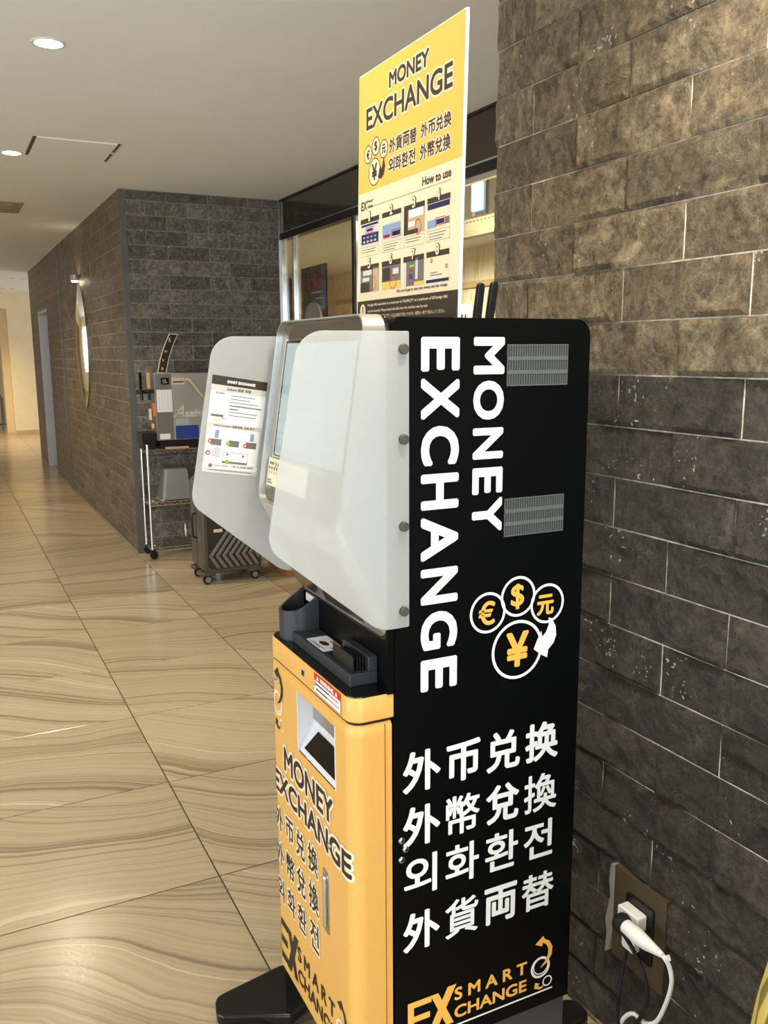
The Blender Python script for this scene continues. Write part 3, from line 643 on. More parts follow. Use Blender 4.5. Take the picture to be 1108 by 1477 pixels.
# feet
def foot(sy, yc):
    p = [(0.60, yc - 0.10 * 0 - 0.0)]
    return p
ft = rpoly([(0.412, 1.640), (0.425, 1.700), (0.60, 1.735), (0.66, 1.56), (0.565, 1.567)], [0.026, 0.026, 0.02, 0.01, 0.02])
obj('foot', MB().prism(ft, 'z', 0.004, 0.030), M_BLKGLOSS, K, bevel=0.004)
obj('foot', MB().prism([(x, 2 * 1.4235 - y) for x, y in ft], 'z', 0.004, 0.030), M_BLKGLOSS, K, bevel=0.004)
for yy in (1.31, 1.54):
    obj('foot', MB().prism(rrect(0.96, 1.125, yy - 0.035, yy + 0.035, 0.03), 'z', 0.004, 0.034), M_BLKPLA, K, bevel=0.006)
# orange lower front: door shell with a hole for the tray
R = 0.027
def plan(inset=0.0, x_back=0.6225):
    pts = [(x_back, Y0 + 0.0015 + inset)]
    cx = KX + R
    for i in range(9):
        t = -PI / 2 - PI / 2 * i / 8; pts.append((cx + (R - inset) * math.cos(t), Y0 + 0.0015 + R + (R - inset) * math.sin(t)))
    pts += [(KX + inset, 1.290), (KX + inset, 1.469)]
    for i in range(9):
        t = PI - PI / 2 * i / 8; pts.append((cx + (R - inset) * math.cos(t), Y1 - 0.0015 - R + (R - inset) * math.sin(t)))
    pts.append((x_back, Y1 - 0.0015 - inset)); return pts
dm = MB(); P_ = plan(); n = len(P_)
lv = [(0.137, 0.003), (0.140, 0.0), (0.680, 0.0), (0.797, 0.0), (0.812, 0.0), (0.8185, 0.0045)]
vs = []
for z, ins in lv: vs += [(x, y, z) for x, y in plan(ins)]
fs = []
hi = [i for i in range(n - 1) if abs(P_[i][1] - 1.290) < 1e-6 and abs(P_[i + 1][1] - 1.469) < 1e-6][0]
for k in range(len(lv) - 1):
    for i in range(n - 1):
        if k == 2 and i == hi: continue
        fs.append((k * n + i, k * n + i + 1, (k + 1) * n + i + 1, (k + 1) * n + i))
fs.append(tuple((len(lv) - 1) * n + i for i in range(n))); fs.append(tuple(range(n)))
dm.add(vs, fs)
door = obj('front_door', dm, M_ORANGE, K, smooth=True)
obj('door_seam', MB().box(0.609, 0.6105, Y0 + 0.0004, Y0 + 0.004, 0.145, 0.815), mat('seam_shadow', sr(150, 96, 34), 0.6), door)
# collar
cb = MB(); loops = []
for z, ins in ((0.8235, 0.003), (0.826, 0.0), (0.864, 0.0), (0.8665, 0.002)): loops.append([(x, y, z) for x, y in plan(ins, 0.626)])
cb.loft(loops)
obj('orange_collar', cb, M_ORANGE, K, smooth=True)
obj('table_top', MB().loft([[(x, y, 0.866) for x, y in plan(0.0022, 0.6262)], [(x, y, 0.8686) for x, y in plan(0.003, 0.6262)]]), M_BLKGLOSS, K)
obj('gap_shadow', MB().prism(plan(0.006), 'z', 0.8186, 0.8236), M_BLKPLA, K)
# card reader block
rd = obj('card_reader', MB().box(0.570, 0.6215, 1.275, 1.545, 0.8686, 0.8905).box(0.6045, 0.6215, 1.275, 1.385, 0.8905, 0.9165), M_DGREY, K, bevel=0.0012, label='charcoal block with upright card slots')
for i, x in enumerate((0.5790, 0.5865, 0.5915, 0.5965)):
    obj('slot_fin', MB().prism([(1.282, 0.8905), (1.282, 0.9185), (1.366 if i == 0 else 1.36, 0.9185 if i == 0 else 0.913), (1.368, 0.8905)], 'x', x, x + (0.0014 if i else 0.0018)), M_BLKPLA, rd)
obj('slot_bed', MB().box(0.5775, 0.604, 1.280, 1.39, 0.8905, 0.8925), M_BLKPLA, rd)
ft_ = lambda u, v, h: (v, -u, 0.8908 + h)
q = Flat(ft_, 0.0003).poly(rrect(-1.486, -1.402, 0.5745, 0.617, 0.004, 3)); q.out('instruction_sticker', M_PAPER, rd, 'white sticker with a pictogram')
q = Flat(ft_, 0.0006).poly([(-1.462, 0.592), (-1.452, 0.601), (-1.436, 0.602), (-1.428, 0.597), (-1.436, 0.589), (-1.452, 0.588)]).poly([(-1.418, 0.592), (-1.408, 0.596), (-1.404, 0.604), (-1.412, 0.601)]); q.out('pictogram', mat('maroon_print', sr(70, 30, 34), 0.5), rd)
q = Flat(ft_, 0.0006)
for k_ in range(2): q.rect(-1.476 + k_ * .006, -1.425 + k_ * .008, 0.578 + k_ * 0.0035, 0.5796 + k_ * 0.0035)
q.out('small_print', M_VINYLK, rd)
q = Flat(ft_, 0.0006).rect(-1.450, -1.404, 0.6075, 0.6165); q.out('yellow_patch', mat('ochre_print', sr(196, 150, 60), 0.5), rd)
# cup holder
cu = MB()
def cuploop(r_, z_of, cxx=0.5955, cyy=1.5775):
    pts = []
    pts.append((0.6215, cyy - r_ - 0.004))
    for i in range(17):
        t = -PI / 2 - PI * i / 16
        pts.append((cxx + r_ * 0.95 * math.cos(t), cyy + (r_ + (0.004 if t > -PI * 0.75 else 0)) * math.sin(t)))
    pts.append((0.6215, cyy + r_))
    return [(x, y, z_of(x)) for x, y in pts]
rim = lambda x: 0.925 + 0.032 * max(0, min(1, (x - 0.560) / 0.06)) ** 1.5
o_l, i_l = 0.040, 0.0345
lo_ = cuploop(o_l, lambda x: 0.8686); lt_ = cuploop(o_l, rim); it_ = cuploop(i_l, rim); ib_ = cuploop(i_l, lambda x: 0.892)
cu.loft([lo_, lt_, it_, ib_], False, True)
cup = obj('cup_holder', cu, M_DGREY, K, smooth=True, label='charcoal scooped cup with a low front rim')
obj('back_strip', MB().box(0.618, 0.6215, 1.543, 1.592, 0.935, 0.950), M_LGREY, cup)

# prints on the collar
def fmap(u, v, h):
    """front surface: u = -y measured along the surface, wraps round the near corner"""
    y = -u; c = Y0 + 0.0015 + R; c2 = Y1 - 0.0015 - R
    h = h + 0.0003
    if y < c:
        a = (c - y) / R; return (KX + R - (R + h) * math.cos(a), c - (R + h) * math.sin(a), v)
    if y > c2:
        a = (y - c2) / R; return (KX + R - (R + h) * math.cos(a), c2 + (R + h) * math.sin(a), v)
    return (KX - h, y, v)
fmap_ref[0] = fmap
q = Flat(fmap, 0.0003).rect(-1.380, -1.262, 0.829, 0.8655); w_ = q.out('warning_sticker', M_RED, K, 'red and white warning sticker')
q = Flat(fmap, 0.0007).rect(-1.3785, -1.2635, 0.8305, 0.8525); q.out('white_field', M_PAPER, w_)
q = Flat(fmap, 0.0007).text('WARNING', -1.352, -1.292, 0.8545, 0.8632, 0.0006)
q.poly([(-1.368, 0.855), (-1.358, 0.855), (-1.363, 0.8635)]).poly([(-1.286, 0.855), (-1.276, 0.855), (-1.281, 0.8635)]); q.out('title_print', M_PAPER, w_)
q = Flat(fmap, 0.0010).rect(-1.376, -1.372, 0.842, 0.851).rect(-1.370, -1.310, 0.8455, 0.8485).rect(-1.370, -1.318, 0.8365, 0.8395); q.out('black_print', M_VINYLK, w_)
q = Flat(fmap, 0.0010).rect(-1.308, -1.270, 0.8460, 0.8480).rect(-1.316, -1.270, 0.8370, 0.8388); q.out('red_print', M_RED, w_)
q = Flat(fmap, 0.0003).poly(rrect(-1.4445, -1.4265, 0.8385, 0.8515, 0.001, 2)); ss = q.out('sensor_window', M_PAPER, K)
q = Flat(fmap, 0.0006).rect(-1.4420, -1.4275, 0.8395, 0.8508); q.out('sensor', M_BLKPLA, ss)
# tray recess
yb0, yb1 = 1.2905, 1.4685
xb_, zt = 0.578, 0.7965
prof_ = [(KX + 0.001, zt), (xb_, zt), (xb_, 0.737), (KX + 0.002, 0.6805)]
tr = MB()
for i in range(3):
    (xa, za), (xb2, zb2) = prof_[i], prof_[i + 1]
    tr.add([(xa, yb0, za), (xa, yb1, za), (xb2, yb1, zb2), (xb2, yb0, zb2)], [(0, 1, 2, 3)])
for y in (yb0, yb1): tr.add([(x, y, z) for x, z in prof_], [(0, 1, 2, 3)])
tr.box(KX - 0.0008, KX + 0.001, yb0 - 0.001, yb0 + 0.002, 0.6795, zt + 0.001).box(KX - 0.0008, KX + 0.001, yb1 - 0.002, yb1 + 0.001, 0.6795, zt + 0.001)
ty = obj('dispensing_tray', tr, M_TRAYW, K, label='pale grey recessed tray for dispensed money')
obj('shutter', MB().box(xb_ - 0.002, xb_ - 0.0004, yb0 + 0.002, 1.461, 0.742, 0.792), M_STEEL, ty)
sl = lambda t: (xb_ + (KX + 0.002 - xb_) * t, 0.737 + (0.6805 - 0.737) * t)
a_, b_ = sl(0.16), sl(0.84)
wn = MB(); wn.add([(a_[0] - 0.001, 1.428, a_[1] + 0.0008), (a_[0] - 0.001, 1.296, a_[1] + 0.0008), (b_[0] - 0.001, 1.292, b_[1] + 0.0008), (b_[0] - 0.001, 1.300, b_[1] - 0.0010), (b_[0] - 0.001, 1.452, b_[1] + 0.0008)], [(0, 1, 2, 4)])
obj('tray_window', wn, M_BLKGLOSS, ty)
# front prints
halo_text(fmap, 'lettering', [('MONEY', -1.549, -1.303, 0.605, 0.656), ('EXCHANGE', -1.612, -1.236, 0.541, 0.589)], door, M_VINYLK, M_VINYLC, 0.0022, 0.0055, 'dark MONEY EXCHANGE lettering')
halo_text(fmap, 'lettering', [('外', -1.612, -1.565, 0.455, 0.508), ('币', -1.550, -1.506, 0.458, 0.510), ('兑', -1.492, -1.446, 0.456, 0.512), ('换', -1.428, -1.380, 0.460, 0.517),
    ('外', -1.612, -1.565, 0.376, 0.428), ('幣', -1.551, -1.505, 0.376, 0.430), ('兌', -1.492, -1.446, 0.376, 0.432), ('換', -1.428, -1.380, 0.380, 0.440),
    ('외', -1.608, -1.570, 0.297, 0.347), ('화', -1.550, -1.506, 0.297, 0.350), ('환', -1.492, -1.446, 0.297, 0.352), ('전', -1.426, -1.382, 0.300, 0.360)], door, M_VINYLK, M_VINYLC, 0.0012, 0.0045, 'dark Chinese and Korean characters')
def arc_arrow(q, cu, cv, s, mirror=1, big=True):
    """tapering curved arrow of the emblem; s = ring radius"""
    if big: c = [(-0.05, -0.05), (0.55, 0.35), (0.95, 0.95), (1.0, 1.6), (0.72, 2.15), (0.30, 2.45)]; w = [0.02, 0.30, 0.42, 0.44, 0.40, 0.34]; tip = (-0.62, 2.36); h1, h2 = (0.20, 2.95), (0.10, 1.98)
    else: c = [(0.45, -1.72), (0.22, -1.98), (-0.05, -2.0), (-0.28, -1.85)]; w = [0.05, 0.18, 0.24, 0.26]; tip = (-0.52, -1.30); h1, h2 = (-0.62, -1.88), (-0.06, -1.55)
    L_, R_ = [], []
    for i, p in enumerate(c):
        a = Vector(c[max(i - 1, 0)]); b = Vector(c[min(i + 1, len(c) - 1)]); d = (b - a).normalized(); nn = Vector((-d.y, d.x))
        L_.append(Vector(p) + nn * w[i] / 2); R_.append(Vector(p) - nn * w[i] / 2)
    T = lambda p: (cu + mirror * s * p[0], cv + s * p[1])
    q.poly([T(p) for p in L_] + [T(h2) if (Vector(h2) - L_[-1]).length < (Vector(h1) - L_[-1]).length else T(h1), T(tip), T(h1) if (Vector(h2) - L_[-1]).length < (Vector(h1) - L_[-1]).length else T(h2)] + [T(p) for p in reversed(R_)])
def emblem(fm, parent, cu, cv, s, m_arrow, m_ring, h=0.0004):
    q = Flat(fm, h).ring(cu, cv, s, s * 0.22).ring(cu + s * 0.04, cv + s * 0.12, s * 0.80, s * 0.10).ring(cu + s * 0.77, cv - s * 1.55, s * 0.50, s * 0.12, 28)
    q.out('emblem_ring', m_ring, parent, 'pale rings of the round emblem')
    for bg in (True, False):
        q = Flat(fm, h + 0.0004); arc_arrow(q, cu, cv, s, big=bg); q.out('emblem_arrow', m_arrow, parent)
emblem(fmap, door, -1.577, 0.735, 0.026, M_VINYLK, M_VINYLC)
q = Flat(fmap, 0.0004)
for i, ch in enumerate('MONEY'):
    a = math.radians(195 - i * 22); u, v = -1.582 + 0.040 * math.cos(a) * 0.8, 0.752 + 0.040 * math.sin(a) * 0.8; q.disc(u, v, 0.0065, 10)
for i in range(7):
    a = math.radians(220 - i * 26); u, v = -1.582 + 0.027 * math.cos(a), 0.752 + 0.030 * math.sin(a); q.disc(u, v, 0.006, 10)
q.out('emblem_word_backing', M_VINYLC, door)
q = Flat(fmap, 0.0008)
for i, ch in enumerate('MONEY'):
    a = math.radians(195 - i * 22); u, v = -1.582 + 0.032 * math.cos(a), 0.752 + 0.032 * math.sin(a); q.text(ch, u - 0.003, u + 0.003, v - 0.004, v + 0.004, 0.0003)
for i, ch in enumerate('EXCHANG'):
    a = math.radians(220 - i * 26); u, v = -1.582 + 0.027 * math.cos(a), 0.752 + 0.030 * math.sin(a); q.text(ch, u - 0.0025, u + 0.0025, v - 0.0035, v + 0.0035, 0.0003)
q.out('emblem_lettering', M_VINYLK, door)
def wordmark(fm, parent, u0, v0, w, hgt, m_word, m_line, m_ring, h=0.0004, line_h=0.012):
    """EX / SMART / CHANGE wordmark; u0,v0 = lower-left, w = width to the end of CHANGE"""
    ew = w * 0.185
    q = Flat(fm, h)
    s = hgt; t = s * 0.17
    # E built from bars, X from two long strokes
    q.poly([(u0, v0), (u0 + t, v0), (u0 + t, v0 + s), (u0, v0 + s)])
    q.rect(u0 + t, u0 + ew * 1.02, v0 + s - t, v0 + s).rect(u0 + t, u0 + ew * 0.95, v0 + s * 0.42, v0 + s * 0.42 + t).rect(u0 + t, u0 + ew * 1.02, v0, v0 + t)
    x0 = u0 + ew * 0.98; xw = w * 0.19
    q.k += 40
    q.poly([(x0, v0 + s), (x0 + t * 1.3, v0 + s), (x0 + xw, v0), (x0 + xw - t * 1.3, v0)])
    q.k += 40
    q.poly([(x0 - ew * 0.10, v0 - s * 0.02), (x0 + t * 1.1, v0 - s * 0.02), (x0 + xw * 1.1, v0 + s * 1.08), (x0 + xw * 1.1 - t * 1.5, v0 + s * 1.08)])
    wx = u0 + w * 0.375
    q2 = Flat(fm, h + 0.0003)
    q2.text('S M A R T', wx, u0 + w, v0 + s * 0.60, v0 + s * 0.97, 0.0011)
    q2.text('CHANGE', wx, u0 + w, v0 + s * 0.08, v0 + s * 0.44, 0.0011)
    q.out('wordmark_initials', m_word, parent, 'large EX initials of the wordmark'); q2.out('wordmark', m_word, parent, 'SMART CHANGE wordmark')
    q = Flat(fm, h).rect(u0, u0 + w * 1.24, v0 - line_h, v0 - line_h + 0.0035)
    q.out('underline', m_line, parent)
wordmark(fmap, door, -1.612, 0.160, 0.300, 0.092, M_VINYLK, M_VINYLK, M_VINYLC)
emblem(fmap, door, -1.285, 0.215, 0.022, M_VINYLK, M_VINYLC)
# handle and lock
hd = obj('door_handle', MB().prism(rrect(1.329, 1.355, 0.378, 0.503, 0.005), 'x', KX - 0.0015, KX), M_STEEL, door, label='slim steel recessed handle')
obj('grip', MB().prism(rrect(1.337, 1.348, 0.388, 0.492, 0.005), 'x', KX - 0.007, KX - 0.0015), M_CHROME, hd, bevel=0.002)
obj('lock', MB().lathe([(0.006, 0), (0.006, 0.004), (0.004, 0.005), (0.0001, 0.005)], (KX, 1.319, 0.563), (-1, 0, 0)), M_STEEL, door)

# side panel prints: u = x, v = z
smap = lambda u, v, h: (u, Y0 - 0.0004 - h, v)
q = Flat(smap)
for ch, z1, z0 in (('E', 1.444, 1.390), ('X', 1.380, 1.314), ('C', 1.304, 1.240), ('H', 1.227, 1.168), ('A', 1.156, 1.083), ('N', 1.070, 1.009), ('G', 0.996, 0.930), ('E', 0.914, 0.858)):
    q.text(ch, 0.676, 0.747, z0, z1, 0.0034, rot='down')
q.out('lettering', M_VINYLW, K, 'white EXCHANGE lettering running down the black side')
q = Flat(smap)
for ch, z1, z0 in (('M', 1.444, 1.384), ('O', 1.374, 1.310), ('N', 1.297, 1.245), ('E', 1.231, 1.186), ('Y', 1.180, 1.121)):
    q.text(ch, 0.773, 0.833, z0, z1, 0.0030, rot='down')
q.out('lettering', M_VINYLW, K, 'white MONEY lettering running down the black side')
q = Flat(smap)
for row, cz in ((('外', '币', '兑', '换'), 0.7180), (('外', '幣', '兌', '換'), 0.6170), (('외', '화', '환', '전'), 0.5225), (('外', '貨', '両', '替'), 0.4160)):
    for ch, (xa, xb) in zip(row, ((0.642, 0.716), (0.727, 0.797), (0.810, 0.882), (0.893, 0.967))):
        if ch in '외전': xa += 0.002; xb -= 0.006
        q.text(ch, xa, xb, cz - 0.0375, cz + 0.0375, 0.0014 if ch in '외화환전幣貨替換' else 0.0023)
q.out('lettering', M_VINYLW, K, 'four rows of white Chinese and Korean characters')
for i_, (ua, va, ra, wa) in enumerate(((0.808, 0.979, 0.0365, 0.0048), (0.8705, 1.000, 0.0365, 0.0048), (0.9335, 0.979, 0.0365, 0.0048), (0.871, 0.903, 0.054, 0.0055))):
    Flat(smap, 0.00003 * i_).ring(ua, va, ra, wa).out('coin_ring', M_VINYLW, K)
q = Flat(smap, 0.0004)
q.poly([(0.906, 0.898), (0.912, 0.912), (0.922, 0.930), (0.924, 0.919), (0.932, 0.926), (0.938, 0.940), (0.937, 0.953), (0.944, 0.950), (0.953, 0.935), (0.955, 0.918), (0.950, 0.904), (0.938, 0.893), (0.936, 0.878), (0.922, 0.886)])
q.out('emblem_arrow', M_VINYLW, K, 'white curved arrow of the currency emblem')
for sg_, ua, ub, va, vb, bw, nm in (('€', 0.789, 0.823, 0.957, 1.000, 0.0014, 'euro'), ('$', 0.855, 0.883, 0.977, 1.023, 0.0014, 'dollar'), ('元', 0.911, 0.948, 0.958, 0.996, 0.0016, 'yuan'), ('¥', 0.847, 0.895, 0.871, 0.936, 0.0026, 'yen')):
    Flat(smap).text(sg_, ua, ub, va, vb, bw).out('coin_sign', M_VINYLO, K, 'orange ' + nm + ' sign')
wordmark(smap, K, 0.651, 0.205, 0.258, 0.072, M_VINYLO, M_VINYLW, M_VINYLW, line_h=0.010)
emblem(smap, K, 0.941, 0.250, 0.0225, M_VINYLO, M_VINYLW)
# bolts
for (x, z) in ((0.6395, 0.598), (0.6475, 0.580), (0.6395, 0.562)):
    b = obj('bolt', MB().lathe([(0.0062, 0), (0.0062, 0.001), (0.005, 0.0028), (0.003, 0.0034), (0.0001, 0.0034)], (x, Y0, z), (0, -1, 0), 18), M_STEEL, K, smooth=True)
    obj('socket', MB().cyl((x, Y0 - 0.0034, z), (x, Y0 - 0.0037, z), 0.0024, n=6), M_BLKPLA, b)
# ventilation grilles
M_GRILLE = mat('grey_mesh', sr(92, 96, 96), 0.5)
for z0, z1 in ((1.364, 1.432), (1.109, 1.175)):
    x0, x1 = 0.8375, 0.962
    gm = MB(); t = 0.0016
    gm.box(x0, x1, Y0 - 0.0016, Y0 - 0.0003, z1 - 0.0018, z1).box(x0, x1, Y0 - 0.0016, Y0 - 0.0003, z0, z0 + 0.0018)
    for k_ in (1, 2):
        zz = z0 + (z1 - z0) * k_ / 3; gm.box(x0, x1, Y0 - 0.0016, Y0 - 0.0003, zz - 0.0032, zz + 0.0032)
    nb = 25
    for i in range(nb + 1):
        xx = x0 + (x1 - x0 - t) * i / nb; gm.box(xx, xx + t, Y0 - 0.0015, Y0 - 0.0003, z0, z1)
    gr = obj('vent_grille', gm, M_GRILLE, K, label='grey slotted ventilation grille')
    obj('vent_opening', MB().box(x0, x1, Y0 - 0.0005, Y0 - 0.0002, z0, z1), mat('vent_dark', sr(52, 56, 56), 0.7), gr)

# screen hood: lofted rounded shell, open at the front
def hoodloop(x_top, x_bot, zt_, zb_, inset, r):
    pts = rrect(Y0 + 0.0065 + inset, Y1 - 0.0065 - inset, zb_ + inset, zt_ - inset, r, 6)
    return [(x_top + (x_bot - x_top) * (1.4775 - z) / (1.4775 - 1.14), y, z) for y, z in pts]
zT = 1.4790
f0 = hoodloop(0.5835, 0.531, zT, 1.140, 0.0, 0.030); f1 = hoodloop(0.5832, 0.5307, zT, 1.140, 0.0026, 0.028)
in1 = hoodloop(0.5985, 0.546, zT, 1.140, 0.0040, 0.026)
bk = [(0.619, y, z) for y, z in rrect(Y0 + 0.0065, Y1 - 0.0065, 0.955, zT, 0.030, 6)]
hd_ = MB().loft([bk, f0, f1, in1], True, True)
hood = obj('screen_hood', hd_, M_SILVER, K, smooth=True, label='silver hood round the touch screen')
face = hoodloop(0.5955, 0.543, zT, 1.140, 0.0043, 0.025)
obj('screen_bezel', MB().add(face, [tuple(range(len(face)))]), M_BEZEL, hood, label='glossy grey screen surround')
def onface(y, z, d): return (0.5955 + (0.543 - 0.5955) * (1.4775 - z) / (1.4775 - 1.14) - d, y, z)
scn = [(1.600 - 0.015, 1.440), (1.262, 1.440), (1.262, 1.232), (1.585, 1.232)]
obj('screen_edge', MB().add([onface(y, z, 0.001) for y, z in [(1.590, 1.445), (1.257, 1.445), (1.257, 1.227), (1.590, 1.227)]], [(0, 1, 2, 3)]), M_CHROME, hood)
obj('screen_edge', MB().add([onface(y, z, 0.0015) for y, z in [(1.587, 1.443), (1.260, 1.443), (1.260, 1.229), (1.587, 1.229)]], [(0, 1, 2, 3)]), M_BLKGLOSS, hood)
obj('touch_screen', MB().add([onface(y, z, 0.002) for y, z in [(1.578, 1.438), (1.265, 1.438), (1.265, 1.232), (1.578, 1.232)]], [(0, 1, 2, 3)]), M_SCREEN, hood)
lm = lambda u, v, h: onface(-u, v, 0.0015 + h)
q = Flat(lm).rect(-1.604, -1.400, 1.172, 1.224); lb = q.out('price_label', M_CREAM, hood, 'cream paper label under the screen')
q = Flat(lm, 0.0004)
q.rect(-1.598, -1.572, 1.212, 1.217).rect(-1.566, -1.560, 1.209, 1.219).rect(-1.554, -1.540, 1.211, 1.217)
for i in range(8): q.rect(-1.600 + i * 0.013, -1.592 + i * 0.013, 1.203, 1.208)
for i in range(8): q.rect(-1.597 + i * 0.013, -1.594 + i * 0.013, 1.195, 1.200)
q.rect(-1.600, -1.580, 1.181, 1.184).rect(-1.600, -1.575, 1.176, 1.179)
q.out('label_print', M_GREYP, lb)
# underside windows
def onund(y, t, d):
    x = 0.535 + (0.612 - 0.535) * t; z = 1.138 + (0.957 - 1.138) * t
    return (x - 0.0015 - d, y, z - d * 0.5)
for (ya, yb_) in ((1.60, 1.50), (1.455, 1.285)):
    obj('underside_window', MB().add([onund(ya, 0.25, 0.0), onund(yb_, 0.25, 0.0), onund(yb_, 0.92, 0.0), onund(ya, 0.92, 0.0)], [(0, 1, 2, 3)]), mat('smoked_window', sr(52, 36, 26), 0.25), hood)

# frosted privacy wings
wing = rpoly([(0.4645, 1.452), (0.408, 1.137), (0.590, 0.985), (0.643, 0.985), (0.643, 1.452)], [0.047, 0.040, 0.055, 0.003, 0.003], 10)
def make_wing(ya, yb, yk, sgn, label):
    w = obj('privacy_wing', MB().prism(wing, 'y', ya, yb), M_FROST, K, bevel=0.0008, label=label)
    for z in (1.425, 1.288, 1.151, 1.013):
        kb = obj('standoff_knob', MB().lathe([(0.0078, 0), (0.0078, 0.006), (0.0070, 0.0068), (0.0001, 0.0068)], (0.632, yk, z), (0, sgn, 0), 22), M_KNOB, w)
        obj('standoff', MB().cyl((0.632, yb if sgn < 0 else ya, z), (0.632, (Y0 if sgn < 0 else Y1), z), 0.006, n=12), M_STEEL, kb)
    return w
wn_ = make_wing(1.2005, 1.2055, 1.2003, -1, 'near frosted white privacy wing with four steel knobs')
wf_ = make_wing(1.642, 1.647, 1.6472, 1, 'far frosted white privacy wing carrying a notice')
# refund notice on the far wing, turned a little clockwise
ang = math.radians(-9.2); ox, oz = 0.460, 1.3815
def nmap(u, v, h):
    return (ox + u * math.cos(ang) - v * math.sin(ang) * -1 * -1, 1.6415 - h, oz + u * math.sin(ang) + v * math.cos(ang))
NW, NH = 0.1095, 0.184
def nrect(q, u0, u1, v0, v1): return q.rect(u0 * NW, u1 * NW, -v1 * NH, -v0 * NH)
q = nrect(Flat(nmap), 0, 1, 0, 1); nt_ = q.out('refund_notice', M_LGREY, wf_, 'white printed refund notice with a dark heading')
q = Flat(nmap, 0.0003); nrect(q, 0, 1, 0.0, 0.092); q.out('notice_heading', M_BANK, nt_)
q = Flat(nmap, 0.0003); nrect(q, 0.0, 1, 0.155, 0.485); nrect(q, 0.03, 0.97, 0.53, 0.90); nrect(q, 0.0, 1.0, 0.905, 0.955); q.out('notice_field', M_PAPER, nt_)
q = Flat(nmap, 0.0006).text('SMART EXCHANGE', 0.27 * NW, 0.78 * NW, -0.065 * NH, -0.035 * NH, 0.0004); q.out('heading_lettering', M_PAPER, nt_)
q = Flat(nmap, 0.0006)
q.text('Refund 退款 환불', 0.28 * NW, 0.72 * NW, -0.140 * NH, -0.108 * NH, 0.0002)
q.text('SCAN', 0.09 * NW, 0.24 * NW, -0.185 * NH, -0.163 * NH, 0.0002)
q.text('Refund process : 退款流程 , 환불 절차', 0.12 * NW, 0.86 * NW, -0.520 * NH, -0.495 * NH, 0.0002)
for i, (a, b) in enumerate(((0.36, 0.80), (0.36, 0.72), (0.36, 0.88), (0.36, 0.94), (0.36, 0.52), (0.36, 0.88), (0.36, 0.86))):
    v = 0.185 + i * 0.034; nrect(q, a, b, v, v + (0.012 if i in (3, 4) else 0.007))
nrect(q, 0.05, 0.27, 0.395, 0.420)
q.text('Contact number', 0.20 * NW, 0.46 * NW, -0.928 * NH, -0.913 * NH, 0.0001); q.text('+81-6-7668-9875', 0.52 * NW, 0.92 * NW, -0.932 * NH, -0.910 * NH, 0.0002)
nrect(q, 0.12, 0.9, 0.968, 0.975)
q.disc(0.14 * NW, -0.928 * NH, 0.035 * NW, 14)
for i, (u, c) in enumerate(((0.10, 0), (0.42, 1), (0.74, 2))): nrect(q, u, u + 0.19, 0.650, 0.715)
for k_ in range(4):
    (u0, u1, v0, v1) = ((0.34, 0.80, 0.775, 0.779), (0.34, 0.80, 0.870, 0.892), (0.34, 0.345, 0.775, 0.892), (0.795, 0.80, 0.775, 0.892))[k_]; nrect(q, u0, u1, v0, v1)
for i in range(7): nrect(q, 0.14, 0.30, 0.745 + i * 0.014, 0.749 + i * 0.014)
for (u, v) in ((0.42, 0.800), (0.71, 0.805)): q.disc(u * NW, -v * NH, 0.022 * NW, 10)
q.out('notice_print', M_GREYP, nt_)
q = Flat(nmap, 0.0009)
for (u, v) in ((0.09, 0.675), (0.73, 0.690), (0.07, 0.80)): q.ring(u * NW, -v * NH, 0.042 * NW, 0.020 * NW, 16)
q.out('red_marks', M_RED, nt_)
q = Flat(nmap, 0.0009)
for (u, v) in ((0.41, 0.685), (0.43, 0.875)): q.disc(u * NW, -v * NH, 0.038 * NW, 14)
q.out('green_marks', M_GREEN, nt_)
q = Flat(nmap, 0.0006); nrect(q, 0.16, 0.23, 0.555, 0.64); nrect(q, 0.80, 0.87, 0.560, 0.64); nrect(q, 0.24, 0.30, 0.425, 0.435); q.out('blue_marks', M_SKYB, nt_)
q = Flat(nmap, 0.0006); nrect(q, 0.10, 0.22, 0.435, 0.465); q.out('yellow_marks', mat('pale_yellow_print', sr(236, 220, 150), 0.5), nt_)

# router with two aerials on top of the machine
ro = thing('router', 'low router with two black paddle aerials on top of the machine', 'router', (0.90, 1.50, 1.474))
obj('case', MB().prism(rrect(0.80, 0.97, 1.44, 1.56, 0.01), 'z', 1.4742, 1.4835), M_BLKPLA, ro)
def aerial(px0, px1, z1, y, lean):
    b0 = Vector((px0, y, 1.478)); b1 = Vector((px1, y, z1)); d = (b1 - b0).normalized(); s_ = Vector((d.z, 0, -d.x))
    loop = []; W2 = 0.0082
    pts = [b0 - s_ * W2 * 1.0, b0 + s_ * W2 * 1.0]
    top = [b1 + (s_ * math.cos(t) + d * math.sin(t)) * W2 * 0.95 - d * W2 for t in [PI * i / 10 for i in range(11)]]
    pol = pts + top
    return MB().loft([[tuple(p + Vector((0, -0.005, 0))) for p in pol], [tuple(p + Vector((0, 0.005, 0))) for p in pol]])
AER = ((0.922, 0.931, 1.549), (0.950, 0.961, 1.552))
for a in AER: obj('aerial', aerial(a[0], a[1], a[2], 1.45, 0), M_BLKPLA, ro, bevel=0.002)
obj('connector', MB().cyl((0.893, 1.45, 1.480), (0.893, 1.45, 1.490), 0.005, n=10), M_STEEL, ro)

